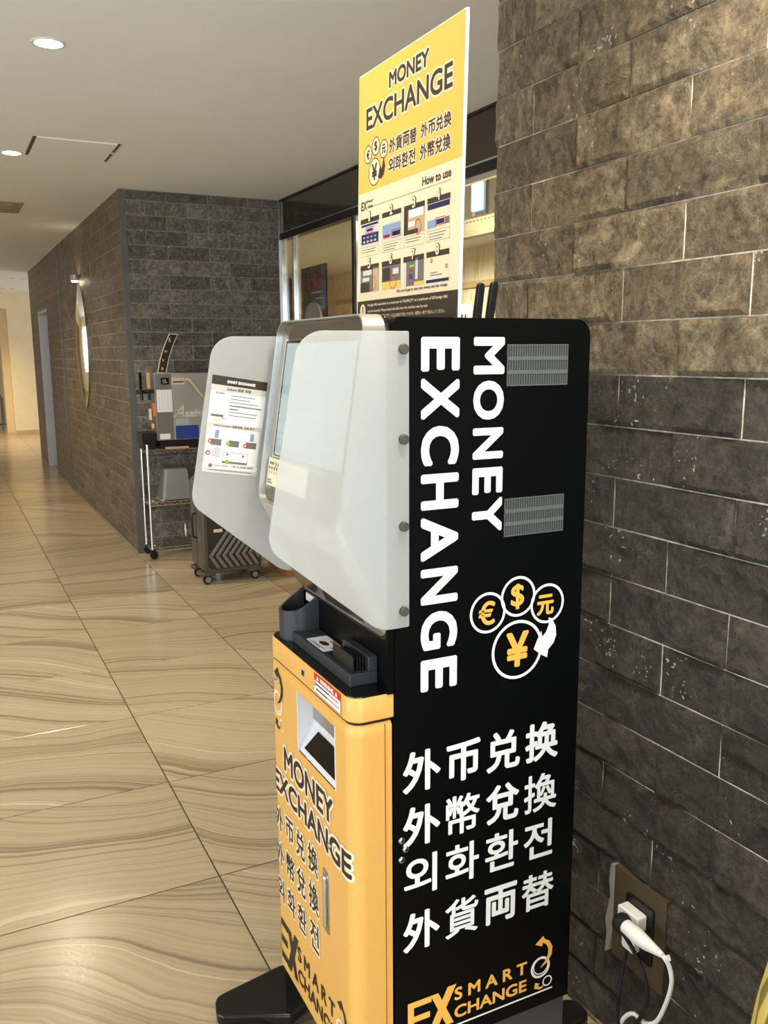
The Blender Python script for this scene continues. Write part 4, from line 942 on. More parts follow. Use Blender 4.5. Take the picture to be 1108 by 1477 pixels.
# ------------------------------------------------------------------ sign board on top of the machine
bn = thing('sign_board', 'tall yellow and cream how-to-use sign board standing on the machine', 'sign', (0.757, 1.42, 1.474))
BX = lambda v: 0.7500 + (v - 1.474) * 0.017
obj('board', MB().loft([[(BX(1.4745), 1.618, 1.4745), (BX(1.4745), 1.2335, 1.4745), (BX(1.4745) + 0.005, 1.2335, 1.4745), (BX(1.4745) + 0.005, 1.618, 1.4745)], [(BX(1.932), 1.612, 1.9315), (BX(1.932), 1.2295, 1.9315), (BX(1.932) + 0.005, 1.2295, 1.9315), (BX(1.932) + 0.005, 1.612, 1.9315)]]), M_PAPER, bn)
bmap = lambda u, v, h: (BX(v) - 0.0004 - h, -u, v)
EL = lambda v: -(1.616 - (v - 1.474) * 0.010); ER = lambda v: -(1.2365 - (v - 1.474) * 0.010)
def bsheet(v0, v1, m, name, lbl):
    q = Flat(bmap, 0.0); q.poly([(EL(v0), v0), (ER(v0), v0), (ER(v1), v1), (EL(v1), v1)]); return q.out(name, m, bn, lbl)
yf = bsheet(1.7185, 1.9300, M_YELLOW, 'yellow_sheet', 'yellow upper half of the sign')
cf = bsheet(1.5185, 1.7185, M_CREAM, 'cream_sheet', 'cream lower half of the sign')
df = bsheet(1.4750, 1.5185, M_BANK, 'dark_sheet', 'dark brown strip along the foot of the sign')
halo_text(bmap, 'lettering', [('MONEY', -1.486, -1.342, 1.880, 1.9075), ('EXCHANGE', -1.579, -1.265, 1.828, 1.867)], yf, M_BANK, M_CREAM, 0.0013, 0.0036, 'dark MONEY EXCHANGE title', 0.0002)
it = []
for t, a, b, v0, v1 in (('外貨両替', -1.484, -1.380, 1.770, 1.795), ('外币兑换', -1.367, -1.266, 1.772, 1.795), ('외화환전', -1.486, -1.384, 1.737, 1.762), ('外幣兌換', -1.369, -1.267, 1.737, 1.762)):
    for i, ch in enumerate(t): w_ = (b - a) / 4; it.append((ch, a + i * w_ + 0.001, a + (i + 1) * w_ - 0.001, v0, v1))
halo_text(bmap, 'lettering', it, yf, M_BANK, M_CREAM, 0.0006, 0.0024, 'dark Japanese, Chinese and Korean characters', 0.0002)
q = Flat(bmap, 0.0003)
for (u, v, r) in ((-1.571, 1.785, 0.0165), (-1.538, 1.794, 0.0165), (-1.505, 1.783, 0.0165), (-1.543, 1.750, 0.0245)): q.disc(u, v, r)
q.out('coin', M_CREAM, yf)
q = Flat(bmap, 0.0006)
for (u, v, r) in ((-1.571, 1.785, 0.0165), (-1.538, 1.794, 0.0165), (-1.505, 1.783, 0.0165), (-1.543, 1.750, 0.0245)): q.ring(u, v, r, 0.0018, 28)
q.poly([(-1.528, 1.738), (-1.519, 1.758), (-1.514, 1.750), (-1.504, 1.768), (-1.499, 1.752), (-1.505, 1.739), (-1.516, 1.733)])
q.text('€', -1.577, -1.564, 1.776, 1.793, 0.0006).text('$', -1.544, -1.532, 1.785, 1.803, 0.0006).text('元', -1.513, -1.497, 1.775, 1.791, 0.0005).text('¥', -1.554, -1.532, 1.735, 1.765, 0.0012)
q.out('coin_print', M_BANK, yf, 'dark currency signs and rings')
q = Flat(bmap, 0.0003).text('How to use', -1.359, -1.264, 1.6945, 1.709, 0.0006)
q.rect(-1.572, -1.264, 1.6895, 1.6902)
q.text('EX', -1.600, -1.575, 1.6865, 1.703, 0.0006).text('SMART', -1.576, -1.546, 1.698, 1.703, 0.0001).text('CHANGE', -1.573, -1.548, 1.6885, 1.6935, 0.0001)
q.text('※Do not forget to take your money and the receipt.', -1.449, -1.268, 1.5245, 1.5315, 0.0001)
q.out('lettering', M_BANK, cf, 'dark How to use lettering')
q = Flat(bmap, 0.0003).text('Foreign bills equivalent to a maximum of 100,000 JPY or a maximum of 20 foreign bills', -1.569, -1.268, 1.5060, 1.5125, 0.0002)
q.text('can be inserted. Please insert the bills into the machine one by one.', -1.569, -1.333, 1.4945, 1.5010, 0.0002)
q.text('外貨紙幣は、最大10万円相当額、または20枚まで投入できます。紙幣は一枚ずつ投入してください。', -1.569, -1.275, 1.4840, 1.4905, 0.0001)
q.disc(-1.591, 1.500, 0.0125); q.out('lettering', M_CREAM, df, 'cream notes on the dark strip')
q = Flat(bmap, 0.0006).rect(-1.5925, -1.5895, 1.496, 1.509).disc(-1.591, 1.4925, 0.0017, 10); q.out('exclamation_mark', M_BANK, df)
# eight little pictures with captions and numbers
cols = [(-1.602, -1.522), (-1.509, -1.434), (-1.423, -1.349), (-1.340, -1.265)]
def pic(i, r):
    a, b = cols[i]; v0, v1 = ((1.6215, 1.6710), (1.5345, 1.5850))[r]
    P = lambda x0, x1, y0, y1: (a + (b - a) * x0, a + (b - a) * x1, v0 + (v1 - v0) * y0, v0 + (v1 - v0) * y1)
    idx = r * 4 + i + 1
    base = {1: M_LGREY, 2: M_LGREY, 3: M_BEIGE2, 4: M_CREAM, 5: M_GREYP, 6: M_GREYP, 7: M_GREYP, 8: M_CREAM}[idx]
    pc = Flat(bmap, 0.0003).rect(a, b, v0, v1).out('step_picture', base, cf, 'small instruction picture')
    def add(m, *rects):
        q = Flat(bmap, 0.0006)
        for rc in rects: q.rect(*P(*rc))
        q.out('picture_detail', m, pc)
    add(M_BANK, (0, 1, 0.82, 1))
    if idx == 1: add(M_NAVY, (0.05, 0.95, 0.70, 0.78), (0.05, 0.97, 0.05, 0.42), (0.33, 0.66, 0.50, 0.60)); add(M_LGREY, *[(0.14 + 0.2 * c, 0.26 + 0.2 * c, 0.10 + 0.16 * k, 0.18 + 0.16 * k) for c in range(4) for k in range(2)]); ring = ((0.28, 0.72, 0.44, 0.66),)
    if idx == 2: add(M_SKYB, (0.02, 0.98, 0.12, 0.55)); add(M_CREAM, (0.02, 0.98, 0.58, 0.82)); add(M_NAVY, (0.55, 0.95, 0.10, 0.26)); add(M_RED, (0.08, 0.42, 0.08, 0.20)); ring = ((0.50, 0.99, 0.04, 0.32),)
    if idx == 3: add(M_BANK, (0, 0.2, 0, 0.82), (0.2, 0.7, 0, 0.15)); add(M_PAPER, (0.25, 0.95, 0.55, 0.85), (0.22, 0.55, 0.25, 0.42)); ring = ()
    if idx == 4: add(M_NAVY, (0.02, 0.98, 0.62, 0.80), (0.42, 0.76, 0.10, 0.26)); add(M_SKYB, (0.02, 0.42, 0.02, 0.28)); add(M_GREYP, (0.8, 0.98, 0.06, 0.28)); ring = ((0.38, 0.80, 0.06, 0.32),)
    if idx == 5: add(M_BANK, (0, 0.5, 0, 0.35)); add(M_LGREY, (0.15, 0.62, 0.62, 0.80), (0.12, 0.5, 0.40, 0.54)); add(M_BEIGE2, (0.7, 1, 0, 0.9)); ring = ()
    if idx == 6: add(M_VINYLO, (0, 1, 0, 0.26)); add(M_BANK, (0.05, 0.45, 0.30, 0.75)); add(M_LGREY, (0.6, 0.9, 0.5, 0.7)); ring = ()
    if idx == 7: add(M_VINYLO, (0.55, 1, 0, 0.12)); add(M_LGREY, (0, 0.15, 0, 0.8), (0.6, 0.72, 0.2, 0.9)); add(M_GREEN, (0.3, 0.55, 0.62, 0.70)); add(M_BLUE, (0.32, 0.46, 0.22, 0.40)); ring = ()
    if idx == 8: add(M_NAVY, (0, 1, 0, 0.10)); add(M_GREYP, (0.18, 0.5, 0.30, 0.33), (0.18, 0.7, 0.22, 0.25)); ring = ()
    q = Flat(bmap, 0.0009)
    for (x0, x1, y0, y1) in ring:
        A, B, D, E_ = P(x0, x1, y0, y1); t = 0.0012
        q.rect(A, B, D, D + t).rect(A, B, E_ - t, E_).rect(A, A + t, D, E_).rect(B - t, B, D, E_)
    if idx in (3, 5, 6, 7):
        cx_, cy_, sx_ = {3: (0.70, 0.20, 0.9), 5: (0.76, 0.30, 0.7), 6: (0.62, 0.24, 1.1), 7: (0.40, 0.30, 1.0)}[idx]
        A, B, D, E_ = P(cx_, cx_ + .1, cy_, cy_ + .1); q.ring(A, D, 0.0125, 0.0014, 24, sx_)
    if idx == 8:
        for (x, y) in ((0.24, 0.70), (0.90, 0.46)): A, B, D, E_ = P(x, x + .1, y, y + .1); q.ring(A, D, 0.0035, 0.0015, 14)
    if q.mb.v: q.out('red_highlight', M_RED, pc)
    if r == 0:
        q = Flat(bmap, 0.0003); c0, c1 = 1.6010, 1.6185; t = 0.0006
        q.rect(a, b, c0, c0 + t).rect(a, b, c1 - t, c1).rect(a, a + t, c0, c1).rect(b - t, b, c0, c1)
        for k in range(2 if i in (0, 2) else 3): q.rect(a + 0.006, b - 0.012 - 0.006 * k, c1 - 0.0055 - 0.0045 * k, c1 - 0.0042 - 0.0045 * k)
        q.out('caption_box', M_GREYP, cf)
    cu_ = (a + b) / 2
    halo_text(bmap, 'step_number', [(str(idx), cu_ - (0.0035 if idx == 1 else 0.0060), cu_ + (0.0035 if idx == 1 else 0.0060), v1 - 0.007, v1 + 0.011)], cf, M_CREAM, M_BANK, 0.0008, 0.0012, 'step number', 0.0010)
for r in (0, 1):
    for i in range(4): pic(i, r)

# ------------------------------------------------------------------ power point by the stone pier
k_ = 1.0
WXP = 1.1345
po = thing('power_outlet', 'square brown wall plate with a black power socket beside the machine', 'socket', (WXP, 1.16, 0.31))
obj('wall_plate', MB().box(WXP, XR - 0.0062, 1.098, 1.240, 0.205, 0.402), mat('smooth_brown_filler', sr(74, 62, 44), 0.6), po)
obj('plaster_strip', MB().prism([(1.240, 0.402), (1.252, 0.398), (1.256, 0.36), (1.250, 0.33), (1.262, 0.27), (1.257, 0.24), (1.260, 0.195), (1.249, 0.205), (1.241, 0.26)], 'x', WXP - 0.001, XR - 0.0062), mat('grey_plaster', sr(150, 146, 138), 0.8), po)
obj('socket_frame', MB().prism(rrect(1.126, 1.200, 0.248, 0.368, 0.003, 2), 'x', WXP - 0.006, WXP), M_BLKPLA, po, bevel=0.001)
ad = thing('power_adapter', 'white plug adapter pushed into the black socket', 'adapter', (1.12, 1.165, 0.335))
obj('case', MB().prism(rrect(1.140, 1.196, 0.318, 0.352, 0.005, 3), 'x', 1.104, WXP - 0.0065), M_PAPER, ad, bevel=0.002)
ad2 = thing('power_adapter', 'lower white adapter with a black cable below the first', 'adapter', (1.12, 1.165, 0.29))
obj('case', MB().prism(rrect(1.155, 1.190, 0.262, 0.306, 0.005, 3), 'x', 1.112, WXP - 0.0065), M_PAPER, ad2, bevel=0.002)
obj('cable', MB().tube([(1.118, 1.178, 0.262), (1.105, 1.172, 0.235), (1.085, 1.160, 0.19), (1.09, 1.165, 0.12), (1.10, 1.15, 0.03), (1.09, 1.17, 0.006), (1.05, 1.19, 0.006)], 0.0035), M_RUBBER, ad2)
wp = thing('white_power_cord', 'white plug and looping white cord at the wall socket', 'cord', (1.10, 1.10, 0.34))
obj('plug', MB().loft([[(1.085 + 0.014 * math.cos(t), 1.150, 0.338 + 0.013 * math.sin(t)) for t in [2 * PI * i / 12 for i in range(12)]], [(1.085 + 0.015 * math.cos(t), 1.118, 0.337 + 0.016 * math.sin(t)) for t in [2 * PI * i / 12 for i in range(12)]], [(1.086 + 0.012 * math.cos(t), 1.095, 0.336 + 0.013 * math.sin(t)) for t in [2 * PI * i / 12 for i in range(12)]], [(1.090 + 0.005 * math.cos(t), 1.058, 0.335 + 0.005 * math.sin(t)) for t in [2 * PI * i / 12 for i in range(12)]]]), M_PAPER, wp, smooth=True)
obj('tag', MB().prism([(1.049, 0.342), (1.040, 0.350), (1.035, 0.341), (1.044, 0.334)], 'x', 1.086, 1.0875), M_PAPER, wp)
obj('cord', MB().tube([(1.090, 1.058, 0.335), (1.092, 1.043, 0.322), (1.095, 1.038, 0.29), (1.097, 1.050, 0.24), (1.098, 1.072, 0.185), (1.098, 1.10, 0.160), (1.098, 1.135, 0.155), (1.098, 1.165, 0.11), (1.11, 1.18, 0.03), (1.09, 1.20, 0.007), (1.04, 1.205, 0.006)], 0.0042), M_PAPER, wp)
bp_ = thing('black_power_cord', 'round black plug and black cord on the white adapter', 'cord', (1.10, 1.16, 0.33))
obj('plug', MB().lathe([(0.017, 0), (0.020, 0.010), (0.017, 0.022), (0.008, 0.026), (0.0001, 0.026)], (1.102, 1.172, 0.330), (-0.9, -0.4, 0), 18), M_RUBBER, bp_, smooth=True)
obj('cord', MB().tube([(1.085, 1.160, 0.320), (1.082, 1.125, 0.305), (1.082, 1.095, 0.275), (1.085, 1.085, 0.235), (1.088, 1.098, 0.185), (1.09, 1.13, 0.12), (1.08, 1.15, 0.04), (1.06, 1.16, 0.006), (1.02, 1.16, 0.006)], 0.0042), M_RUBBER, bp_)

# ------------------------------------------------------------------ striped armchair at the right edge
M_STRIPE = bpy.data.materials.new('striped_upholstery'); M_STRIPE.use_nodes = True
def _stripe(m):
    b = m.node_tree.nodes['Principled BSDF']; tc = N(m, 'ShaderNodeTexCoord'); sx = N(m, 'ShaderNodeSeparateXYZ'); L(m, tc.outputs['Object'], sx.inputs[0])
    at = N(m, 'ShaderNodeMath', operation='ARCTAN2'); L(m, sx.outputs['Y'], at.inputs[0]); L(m, sx.outputs['X'], at.inputs[1])
    a = N(m, 'ShaderNodeMath', operation='MULTIPLY'); L(m, at.outputs[0], a.inputs[0]); a.inputs[1].default_value = 0.32
    c = N(m, 'ShaderNodeMath', operation='ADD'); L(m, a.outputs[0], c.inputs[0]); L(m, sx.outputs['Z'], c.inputs[1])
    n = N(m, 'ShaderNodeTexNoise', i_Scale=3.0, i_Detail=1.0); L(m, tc.outputs['Object'], n.inputs['Vector'])
    d = N(m, 'ShaderNodeMath', operation='MULTIPLY_ADD'); L(m, n.outputs['Fac'], d.inputs[0]); d.inputs[1].default_value = 0.05; L(m, c.outputs[0], d.inputs[2])
    f_ = N(m, 'ShaderNodeMath', operation='MULTIPLY'); L(m, d.outputs[0], f_.inputs[0]); f_.inputs[1].default_value = 8.0
    g_ = N(m, 'ShaderNodeMath', operation='FRACT'); L(m, f_.outputs[0], g_.inputs[0])
    r = ramp(m, g_.outputs[0], [(0.0, sr(168, 150, 74)), (0.40, sr(168, 150, 74)), (0.42, sr(96, 80, 36)), (0.54, sr(104, 88, 40)), (0.56, sr(168, 150, 74)), (0.70, sr(168, 150, 74)), (0.72, sr(92, 78, 36)), (0.97, sr(84, 80, 38)), (1.0, sr(168, 150, 74))])
    r.color_ramp.interpolation = 'LINEAR'
    L(m, r.outputs[0], b.inputs['Base Color']); b.inputs['Roughness'].default_value = 0.7
    w = N(m, 'ShaderNodeTexNoise', i_Scale=500.0, i_Detail=1.0); L(m, tc.outputs['Object'], w.inputs['Vector'])
    bp = N(m, 'ShaderNodeBump', i_Strength=0.2, i_Distance=0.001); L(m, w.outputs['Fac'], bp.inputs['Height']); L(m, bp.outputs[0], b.inputs['Normal'])
_stripe(M_STRIPE)
ACX, ACY = 0.885, 0.402
ar = thing('tub_armchair', 'yellow and olive striped fabric tub chair at the right edge', 'chair', (ACX, ACY, 0))
def shell():
    prof = [(0.225, 0.10), (0.2445, 0.30), (0.2450, 0.50), (0.2430, 0.62), (0.2390, 0.72), (0.2345, 0.80), (0.227, 0.85), (0.212, 0.878), (0.195, 0.885), (0.182, 0.865), (0.176, 0.82), (0.176, 0.36)]
    mb = MB(); loops = []
    n = 44
    for i in range(n + 1):
        t = math.radians(-205 + 0) + math.radians(270) * i / n * 1.0 + math.radians(70)
        arm = 1.0 - 0.22 * (max(0, abs(i / n - 0.5) - 0.25) / 0.25)
        loops.append([(ACX + r * math.cos(t), ACY + r * math.sin(t), 0.10 + (z - 0.10) * (arm if z > 0.36 else 1)) for r, z in prof])
    return mb.loft(loops)
obj('backrest', shell(), M_STRIPE, ar, smooth=True)
obj('seat', MB().lathe([(0.0001, 0.12), (0.172, 0.12), (0.174, 0.40), (0.160, 0.43), (0.0001, 0.44)], (ACX, ACY, 0), n=36), mat('olive_cushion', sr(120, 112, 60), 0.8), ar, smooth=True)
for a in (45, 135, 225, 315):
    t = math.radians(a); obj('leg', MB().cyl((ACX + 0.15 * math.cos(t), ACY + 0.15 * math.sin(t), 0.0), (ACX + 0.16 * math.cos(t), ACY + 0.16 * math.sin(t), 0.12), 0.012, 0.018, 12), mat('dark_wood', sr(60, 42, 28), 0.5), ar)

# ------------------------------------------------------------------ wire cart with beer dispenser
RX0, RX1, RY0, RY1 = 1.236, 1.70, 6.125, 6.325
ct = thing('wire_cart', 'chrome wire cart with three shelves against the grey stone wall', 'cart', (1.45, 6.23, 0))
for (x, y) in ((RX0, RY0), (RX0, RY1), (RX1, RY0), (RX1, RY1)):
    pst = obj('post', MB().cyl((x, y, 0.065), (x, y, 0.800), 0.0095, n=12), M_CHROME, ct)
    obj('cap', MB().lathe([(0.0125, 0), (0.0125, 0.006), (0.0001, 0.010)], (x, y, 0.800), n=12), M_CHROME, pst)
    cs = obj('castor', MB().lathe([(0.0001, -0.012), (0.024, -0.012), (0.029, -0.006), (0.029, 0.006), (0.024, 0.012), (0.0001, 0.012)], (x + 0.008, y, 0.029), (0, 1, 0), 16), M_RUBBER, ct)
    obj('fork', MB().box(x - 0.008, x + 0.016, y - 0.016, y - 0.013, 0.028, 0.066).box(x - 0.008, x + 0.016, y + 0.013, y + 0.016, 0.028, 0.066).box(x - 0.010, x + 0.016, y - 0.016, y + 0.016, 0.060, 0.066), M_RUBBER, cs)
for z in (0.765, 0.400, 0.075):
    sh = MB()
    for (a, b) in (((RX0, RY0), (RX1, RY0)), ((RX0, RY1), (RX1, RY1)), ((RX0, RY0), (RX0, RY1)), ((RX1, RY0), (RX1, RY1))):
        for dz in (0, -0.024): sh.cyl((*a, z + dz), (*b, z + dz), 0.0032, n=6)
        n = 22 if abs(a[0] - b[0]) > 0.1 else 9
        for i in range(n):
            p = [a[k] + (b[k] - a[k]) * i / n for k in (0, 1)]; r = [a[k] + (b[k] - a[k]) * (i + 1) / n for k in (0, 1)]
            sh.cyl((*p, z - (0.024 if i % 2 else 0)), (*r, z - (0 if i % 2 else 0.024)), 0.002, n=5)
    for i in range(1, 14): x = RX0 + (RX1 - RX0) * i / 14; sh.cyl((x, RY0, z + 0.002), (x, RY1, z + 0.002), 0.0016, n=5)
    obj('shelf', sh, M_CHROME, ct)
DZ = 0.830
bd = thing('beer_dispenser', 'stainless steel beer dispenser with taps on the wire cart', 'dispenser', (1.5, 6.2, 0.77))
DYF = 6.128
M_DISP = mat('brushed_stainless', (0.60, 0.59, 0.57), 0.38, 0.9)
obj('cabinet', MB().box(1.310, 1.70, DYF, 6.32, DZ, 1.290), M_DISP, bd, bevel=0.004)
obj('foot', MB().box(1.33, 1.68, DYF + 0.02, 6.30, 0.7695, DZ), M_BLKPLA, bd)
dmap = lambda u, v, h: (u, DYF - 0.0006 - h, v)
obj('side_panel', MB().box(1.312, 1.425, DYF - 0.0022, DYF - 0.0002, 0.835, 1.285), mat('grey_panel', sr(112, 108, 100), 0.5), bd)
dmap = lambda u, v, h: (u, DYF - 0.0028 - h, v)
q = Flat(dmap).rect(1.352, 1.408, 1.213, 1.258); dd = q.out('display', M_BLKGLOSS, bd)
q = Flat(dmap, 0.0004).text('12.', 1.364, 1.396, 1.222, 1.248, 0.002); q.out('digits', M_SKYB, dd)
q = Flat(dmap).rect(1.318, 1.424, 1.025, 1.178); pp = q.out('paper_sheet', M_PAPER, bd, 'white paper sheet taped to the front')
q = Flat(dmap, 0.0004)
for i in range(5): q.rect(1.333 + i * 0.020, 1.336 + i * 0.020, 1.035, 1.168)
q.out('columns', M_LGREY, pp)
q = Flat(dmap).rect(1.328, 1.400, 0.838, 0.876); q.out('label', M_PAPER, bd)
obj('handle_plate', MB().box(1.424, 1.516, DYF - 0.012, DYF - 0.0005, 1.208, 1.258), mat('beige_plastic', sr(206, 186, 160), 0.4), bd, bevel=0.002)
obj('handle_slot', MB().box(1.432, 1.506, DYF - 0.0135, DYF - 0.0122, 1.226, 1.234), M_BLKPLA, bd)
obj('lever_arm', MB().tube([(1.520, DYF - 0.02, 1.245), (1.548, DYF - 0.03, 1.238), (1.610, DYF - 0.035, 1.155), (1.648, DYF - 0.03, 1.100), (1.650, DYF - 0.02, 1.02)], 0.010, 8, 4), mat('cream_hose', sr(196, 184, 150), 0.45), bd, smooth=True)
q = Flat(dmap, -0.0018).poly([(1.430, 0.985), (1.455, 1.025), (1.495, 1.068), (1.502, 1.078), (1.500, 0.995), (1.490, 0.985), (1.490, 1.050), (1.462, 1.022), (1.440, 0.985)]).rect(1.452, 1.492, 1.008, 1.020)
q.text('sahi', 1.508, 1.640, 0.985, 1.040, 0.0030)
q.out('lettering', M_LGREY, bd, 'pale maker lettering')
obj('blue_card', MB().box(1.440, 1.600, DYF - 0.0035, DYF - 0.0006, 0.836, 0.928), M_BLUE, bd)
obj('clear_card', MB().box(1.444, 1.535, DYF - 0.0030, DYF - 0.0006, 0.929, 0.977), mat('grey_card', sr(170, 170, 168), 0.4), bd)
obj('tap_body', MB().box(1.200, 1.308, 6.19, 6.23, 1.150, 1.178).cyl((1.222, 6.19, 1.170), (1.222, 6.14, 1.160), 0.014, n=10).cyl((1.272, 6.19, 1.170), (1.272, 6.14, 1.160), 0.014, n=10).cyl((1.222, 6.145, 1.160), (1.222, 6.140, 1.110), 0.010, n=10).cyl((1.272, 6.145, 1.160), (1.272, 6.140, 1.110), 0.010, n=10), M_BLKPLA, bd)
obj('tap_handle', MB().prism(rrect(1.209, 1.227, 1.180, 1.298, 0.008), 'y', 6.135, 6.155), M_BLKGLOSS, bd, label='black tap handle')
obj('tap_handle', MB().prism(rrect(1.262, 1.281, 1.185, 1.297, 0.008), 'y', 6.135, 6.155), M_WOODP, bd, label='pale wooden tap handle')
obj('side_sticker', MB().box(1.290, 1.3095, DYF + 0.004, DYF + 0.03, 1.000, 1.088), mat('salmon_sticker', sr(214, 120, 90), 0.5), bd)
obj('side_sticker', MB().box(1.266, 1.280, DYF + 0.004, DYF + 0.03, 0.975, 1.050), M_CREAM, bd)
obj('side_sticker', MB().prism([(1.276, 0.950), (1.294, 0.948), (1.296, 0.925), (1.282, 0.910), (1.276, 0.925)], 'y', DYF + 0.004, DYF + 0.012), M_YELLOW, bd)
dt = thing('drip_tray', 'black drip tray beside the dispenser on the cart top', 'tray', (1.25, 6.2, 0.77))
obj('tray', MB().box(1.205, 1.305, 6.13, 6.30, 0.836, 0.885).box(1.215, 1.300, 6.15, 6.29, 0.7695, 0.836), M_BLKPLA, dt)
wb_ = tag(obj('wooden_board', MB().box(1.36, 1.52, 6.100, 6.126, 0.769, 0.784), M_WOODP), 'small pale wooden strip lying at the front of the cart top', 'board')
si = thing('counter_sign', 'thin curved black sign with cream border leaning on top of the dispenser', 'sign', (1.42, 6.2, 1.29))
def curve_strip(off, wA, wB, y0, y1):
    A = []; n = 12
    for i in range(n + 1):
        t = i / n; cx_ = 1.379 + 0.095 * t + 0.012 * math.sin(PI * t) * -1; z = 1.291 + 0.268 * t
        A.append((cx_, z))
    hw = 0.031 - off
    Lp = [(x - hw, z + (off if i == 0 else (-off if i == n else 0))) for i, (x, z) in enumerate(A)]; Rp = [(x + hw, z + (off if i == 0 else (-off if i == n else 0)) - 0.004) for i, (x, z) in enumerate(A)]
    mb = MB()
    loops = [[(Lp[i][0], y0, Lp[i][1]), (Rp[i][0], y0, Rp[i][1]), (Rp[i][0], y1, Rp[i][1]), (Lp[i][0], y1, Lp[i][1])] for i in range(n + 1)]
    return mb.loft(loops)
obj('frame', curve_strip(0.0, 0, 0, 6.20, 6.206), M_CREAM, si)
obj('black_face', curve_strip(0.006, 0, 0, 6.1985, 6.1995), mat('sign_black', sr(40, 32, 28), 0.4), si)
q = Flat(lambda u, v, h: (u, 6.198 - h, v)).rect(1.437, 1.450, 1.50, 1.53).rect(1.405, 1.422, 1.43, 1.445).rect(1.388, 1.398, 1.37, 1.385).rect(1.376, 1.390, 1.31, 1.33); q.out('pictures', M_BEIGE2, si)
bi = thing('plastic_bin', 'translucent grey plastic bin upside down on the middle cart shelf', 'bin', (1.43, 6.21, 0.403))
bl0 = rrect(1.322, 1.545, 6.135, 6.315, 0.02); bl1 = rrect(1.352, 1.522, 6.150, 6.300, 0.02)
obj('body', MB().loft([[(x, y, 0.4035) for x, y in bl0], [(x, y, 0.412) for x, y in bl0], [(1.434 + (x - 1.434) * 0.95, y, 0.413) for x, y in bl0], [(x, y, 0.605) for x, y in bl1], [(1.437 + (x - 1.437) * 0.93, 6.225 + (y - 6.225) * 0.93, 0.625) for x, y in bl1]]), mat('grey_translucent', sr(134, 134, 132), 0.3, coat=0.3), bi, smooth=True)
obj('rim', MB().loft([[(1.434 + (x - 1.434) * 1.03, y, 0.4035) for x, y in bl0], [(1.434 + (x - 1.434) * 1.03, y, 0.409) for x, y in bl0]]), mat('bin_rim', sr(176, 170, 156), 0.4), bi)

# ------------------------------------------------------------------ suitcase and box
su = thing('suitcase', 'dark grey ribbed hard-shell suitcase on four wheels beside the cart', 'suitcase', (1.55, 5.4, 0))
M_CASE = mat('charcoal_shell', sr(86, 80, 70), 0.36, 0.2)
M_RIB = mat('rib_shell', sr(122, 118, 108), 0.34, 0.2)
M_GROOVE = mat('groove_shell', sr(50, 46, 40), 0.45)
SX0, SX1, SY0, SY1, SZ0, SZ1 = 1.365, 1.745, 5.25, 5.53, 0.065, 0.66
for a, b in ((SY0, 5.385), (5.395, SY1)):
    obj('shell', MB().prism(rrect(SX0, SX1, SZ0, SZ1, 0.045, 6), 'y', a, b), M_CASE, su, bevel=0.012, seg=3)
obj('zip_seam', MB().prism(rrect(SX0 + 0.004, SX1 - 0.004, SZ0 + 0.004, SZ1 - 0.004, 0.04, 6), 'y', 5.383, 5.397), M_BLKPLA, su)
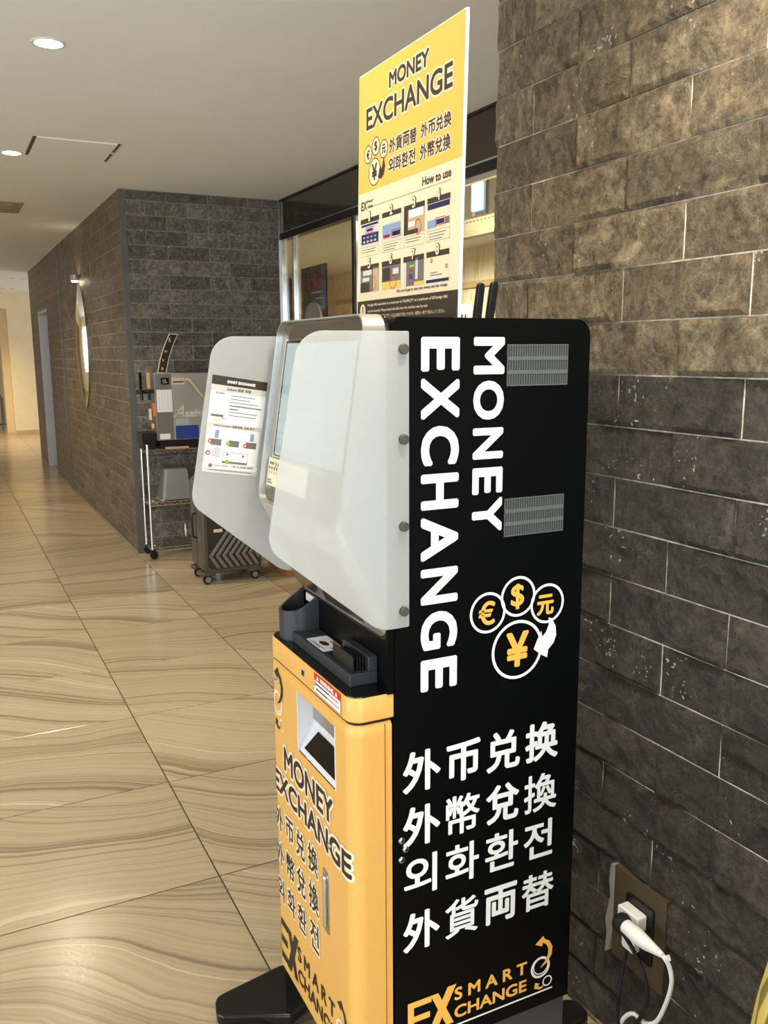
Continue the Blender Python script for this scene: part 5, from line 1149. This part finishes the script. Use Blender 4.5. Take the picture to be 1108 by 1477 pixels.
# chevron ribs on the front face
obj('front_field', MB().prism(rrect(SX0 + 0.03, SX1 - 0.018, SZ0 + 0.03, SZ1 - 0.03, 0.03), 'y', SY0 - 0.002, SY0 + 0.001), M_GROOVE, su)
for i in range(9):
    x = SX0 + 0.035 + i * 0.042
    p = []
    w = 0.024
    up_ = [(x, 0.205), (x + 0.105, 0.335), (x + 0.105 + w, 0.335), (x + w, 0.205), (x + w + 0.055, 0.105), (x + 0.055, 0.105)]
    for (poly) in ([(x, 0.180), (x + w, 0.180), (x + w + 0.165, 0.40), (x + 0.165, 0.40)], [(x, 0.180), (x + 0.05, 0.100), (x + 0.05 + w, 0.100), (x + w, 0.180)]):
        if max(a for a, b in poly) > SX1 - 0.02:
            lim = SX1 - 0.022; poly = [(min(a, lim), b if a <= lim else b - (a - lim) * (1.3 if poly[2][1] > 0.3 else -1.6)) for a, b in poly]
            if poly[0][0] > lim - 0.02: continue
        obj('rib', MB().prism(poly, 'y', SY0 - 0.011, SY0 + 0.002), M_RIB, su, bevel=0.003)
obj('name_plate', MB().box(1.435, 1.490, SY0 - 0.009, SY0 - 0.0062, 0.330, 0.350), M_CREAM, su)
obj('side_plate', MB().box(SX0 - 0.004, SX0 - 0.0005, 5.30, 5.32, 0.27, 0.33), M_STEEL, su)
obj('side_handle', MB().tube([(SX0 - 0.002, 5.38, 0.44), (SX0 - 0.025, 5.38, 0.42), (SX0 - 0.025, 5.38, 0.30), (SX0 - 0.002, 5.38, 0.28)], 0.007), M_BLKPLA, su)
obj('luggage_tag', MB().prism([(5.58, 0.30), (5.56, 0.345), (5.53, 0.30), (5.55, 0.255)], 'x', SX0 - 0.03, SX0 - 0.027), M_CREAM, su)
for (x, y) in ((SX0 + 0.03, SY0 + 0.03), (SX1 - 0.045, SY0 + 0.03), (SX0 + 0.03, SY1 - 0.03), (SX1 - 0.045, SY1 - 0.03)):
    br = obj('wheel_bracket', MB().prism(rrect(x - 0.045, x + 0.05, y - 0.032, y + 0.032, 0.02), 'z', 0.055, 0.078), M_CASE, su, bevel=0.004)
    wh = obj('wheel', MB().lathe([(0.0001, -0.014), (0.024, -0.014), (0.0295, -0.008), (0.0295, 0.008), (0.024, 0.014), (0.0001, 0.014)], (x, y - 0.006, 0.0297), (0, 1, 0), 20), M_RUBBER, su)
    obj('hub', MB().lathe([(0.0001, 0.0), (0.019, 0.0), (0.019, 0.002), (0.0001, 0.003)], (x, y - 0.0205, 0.0297), (0, -1, 0), 16), M_STEEL, wh)
cbx = thing('cardboard_box', 'brown cardboard box standing behind the machine by the glass', 'box', (2.0, 5.4, 0))
obj('carton', MB().box(1.90, 2.24, 5.22, 5.6, 0, 0.26), mat('cardboard', sr(150, 104, 66), 0.7), cbx)
obj('flap', MB().box(1.90, 2.24, 5.22, 5.405, 0.26, 0.264).box(1.90, 2.24, 5.415, 5.6, 0.26, 0.264), mat('cardboard_flap', sr(160, 114, 74), 0.7), cbx)

# a rough table of checks printed for the log
print('objects', len(bpy.data.objects))
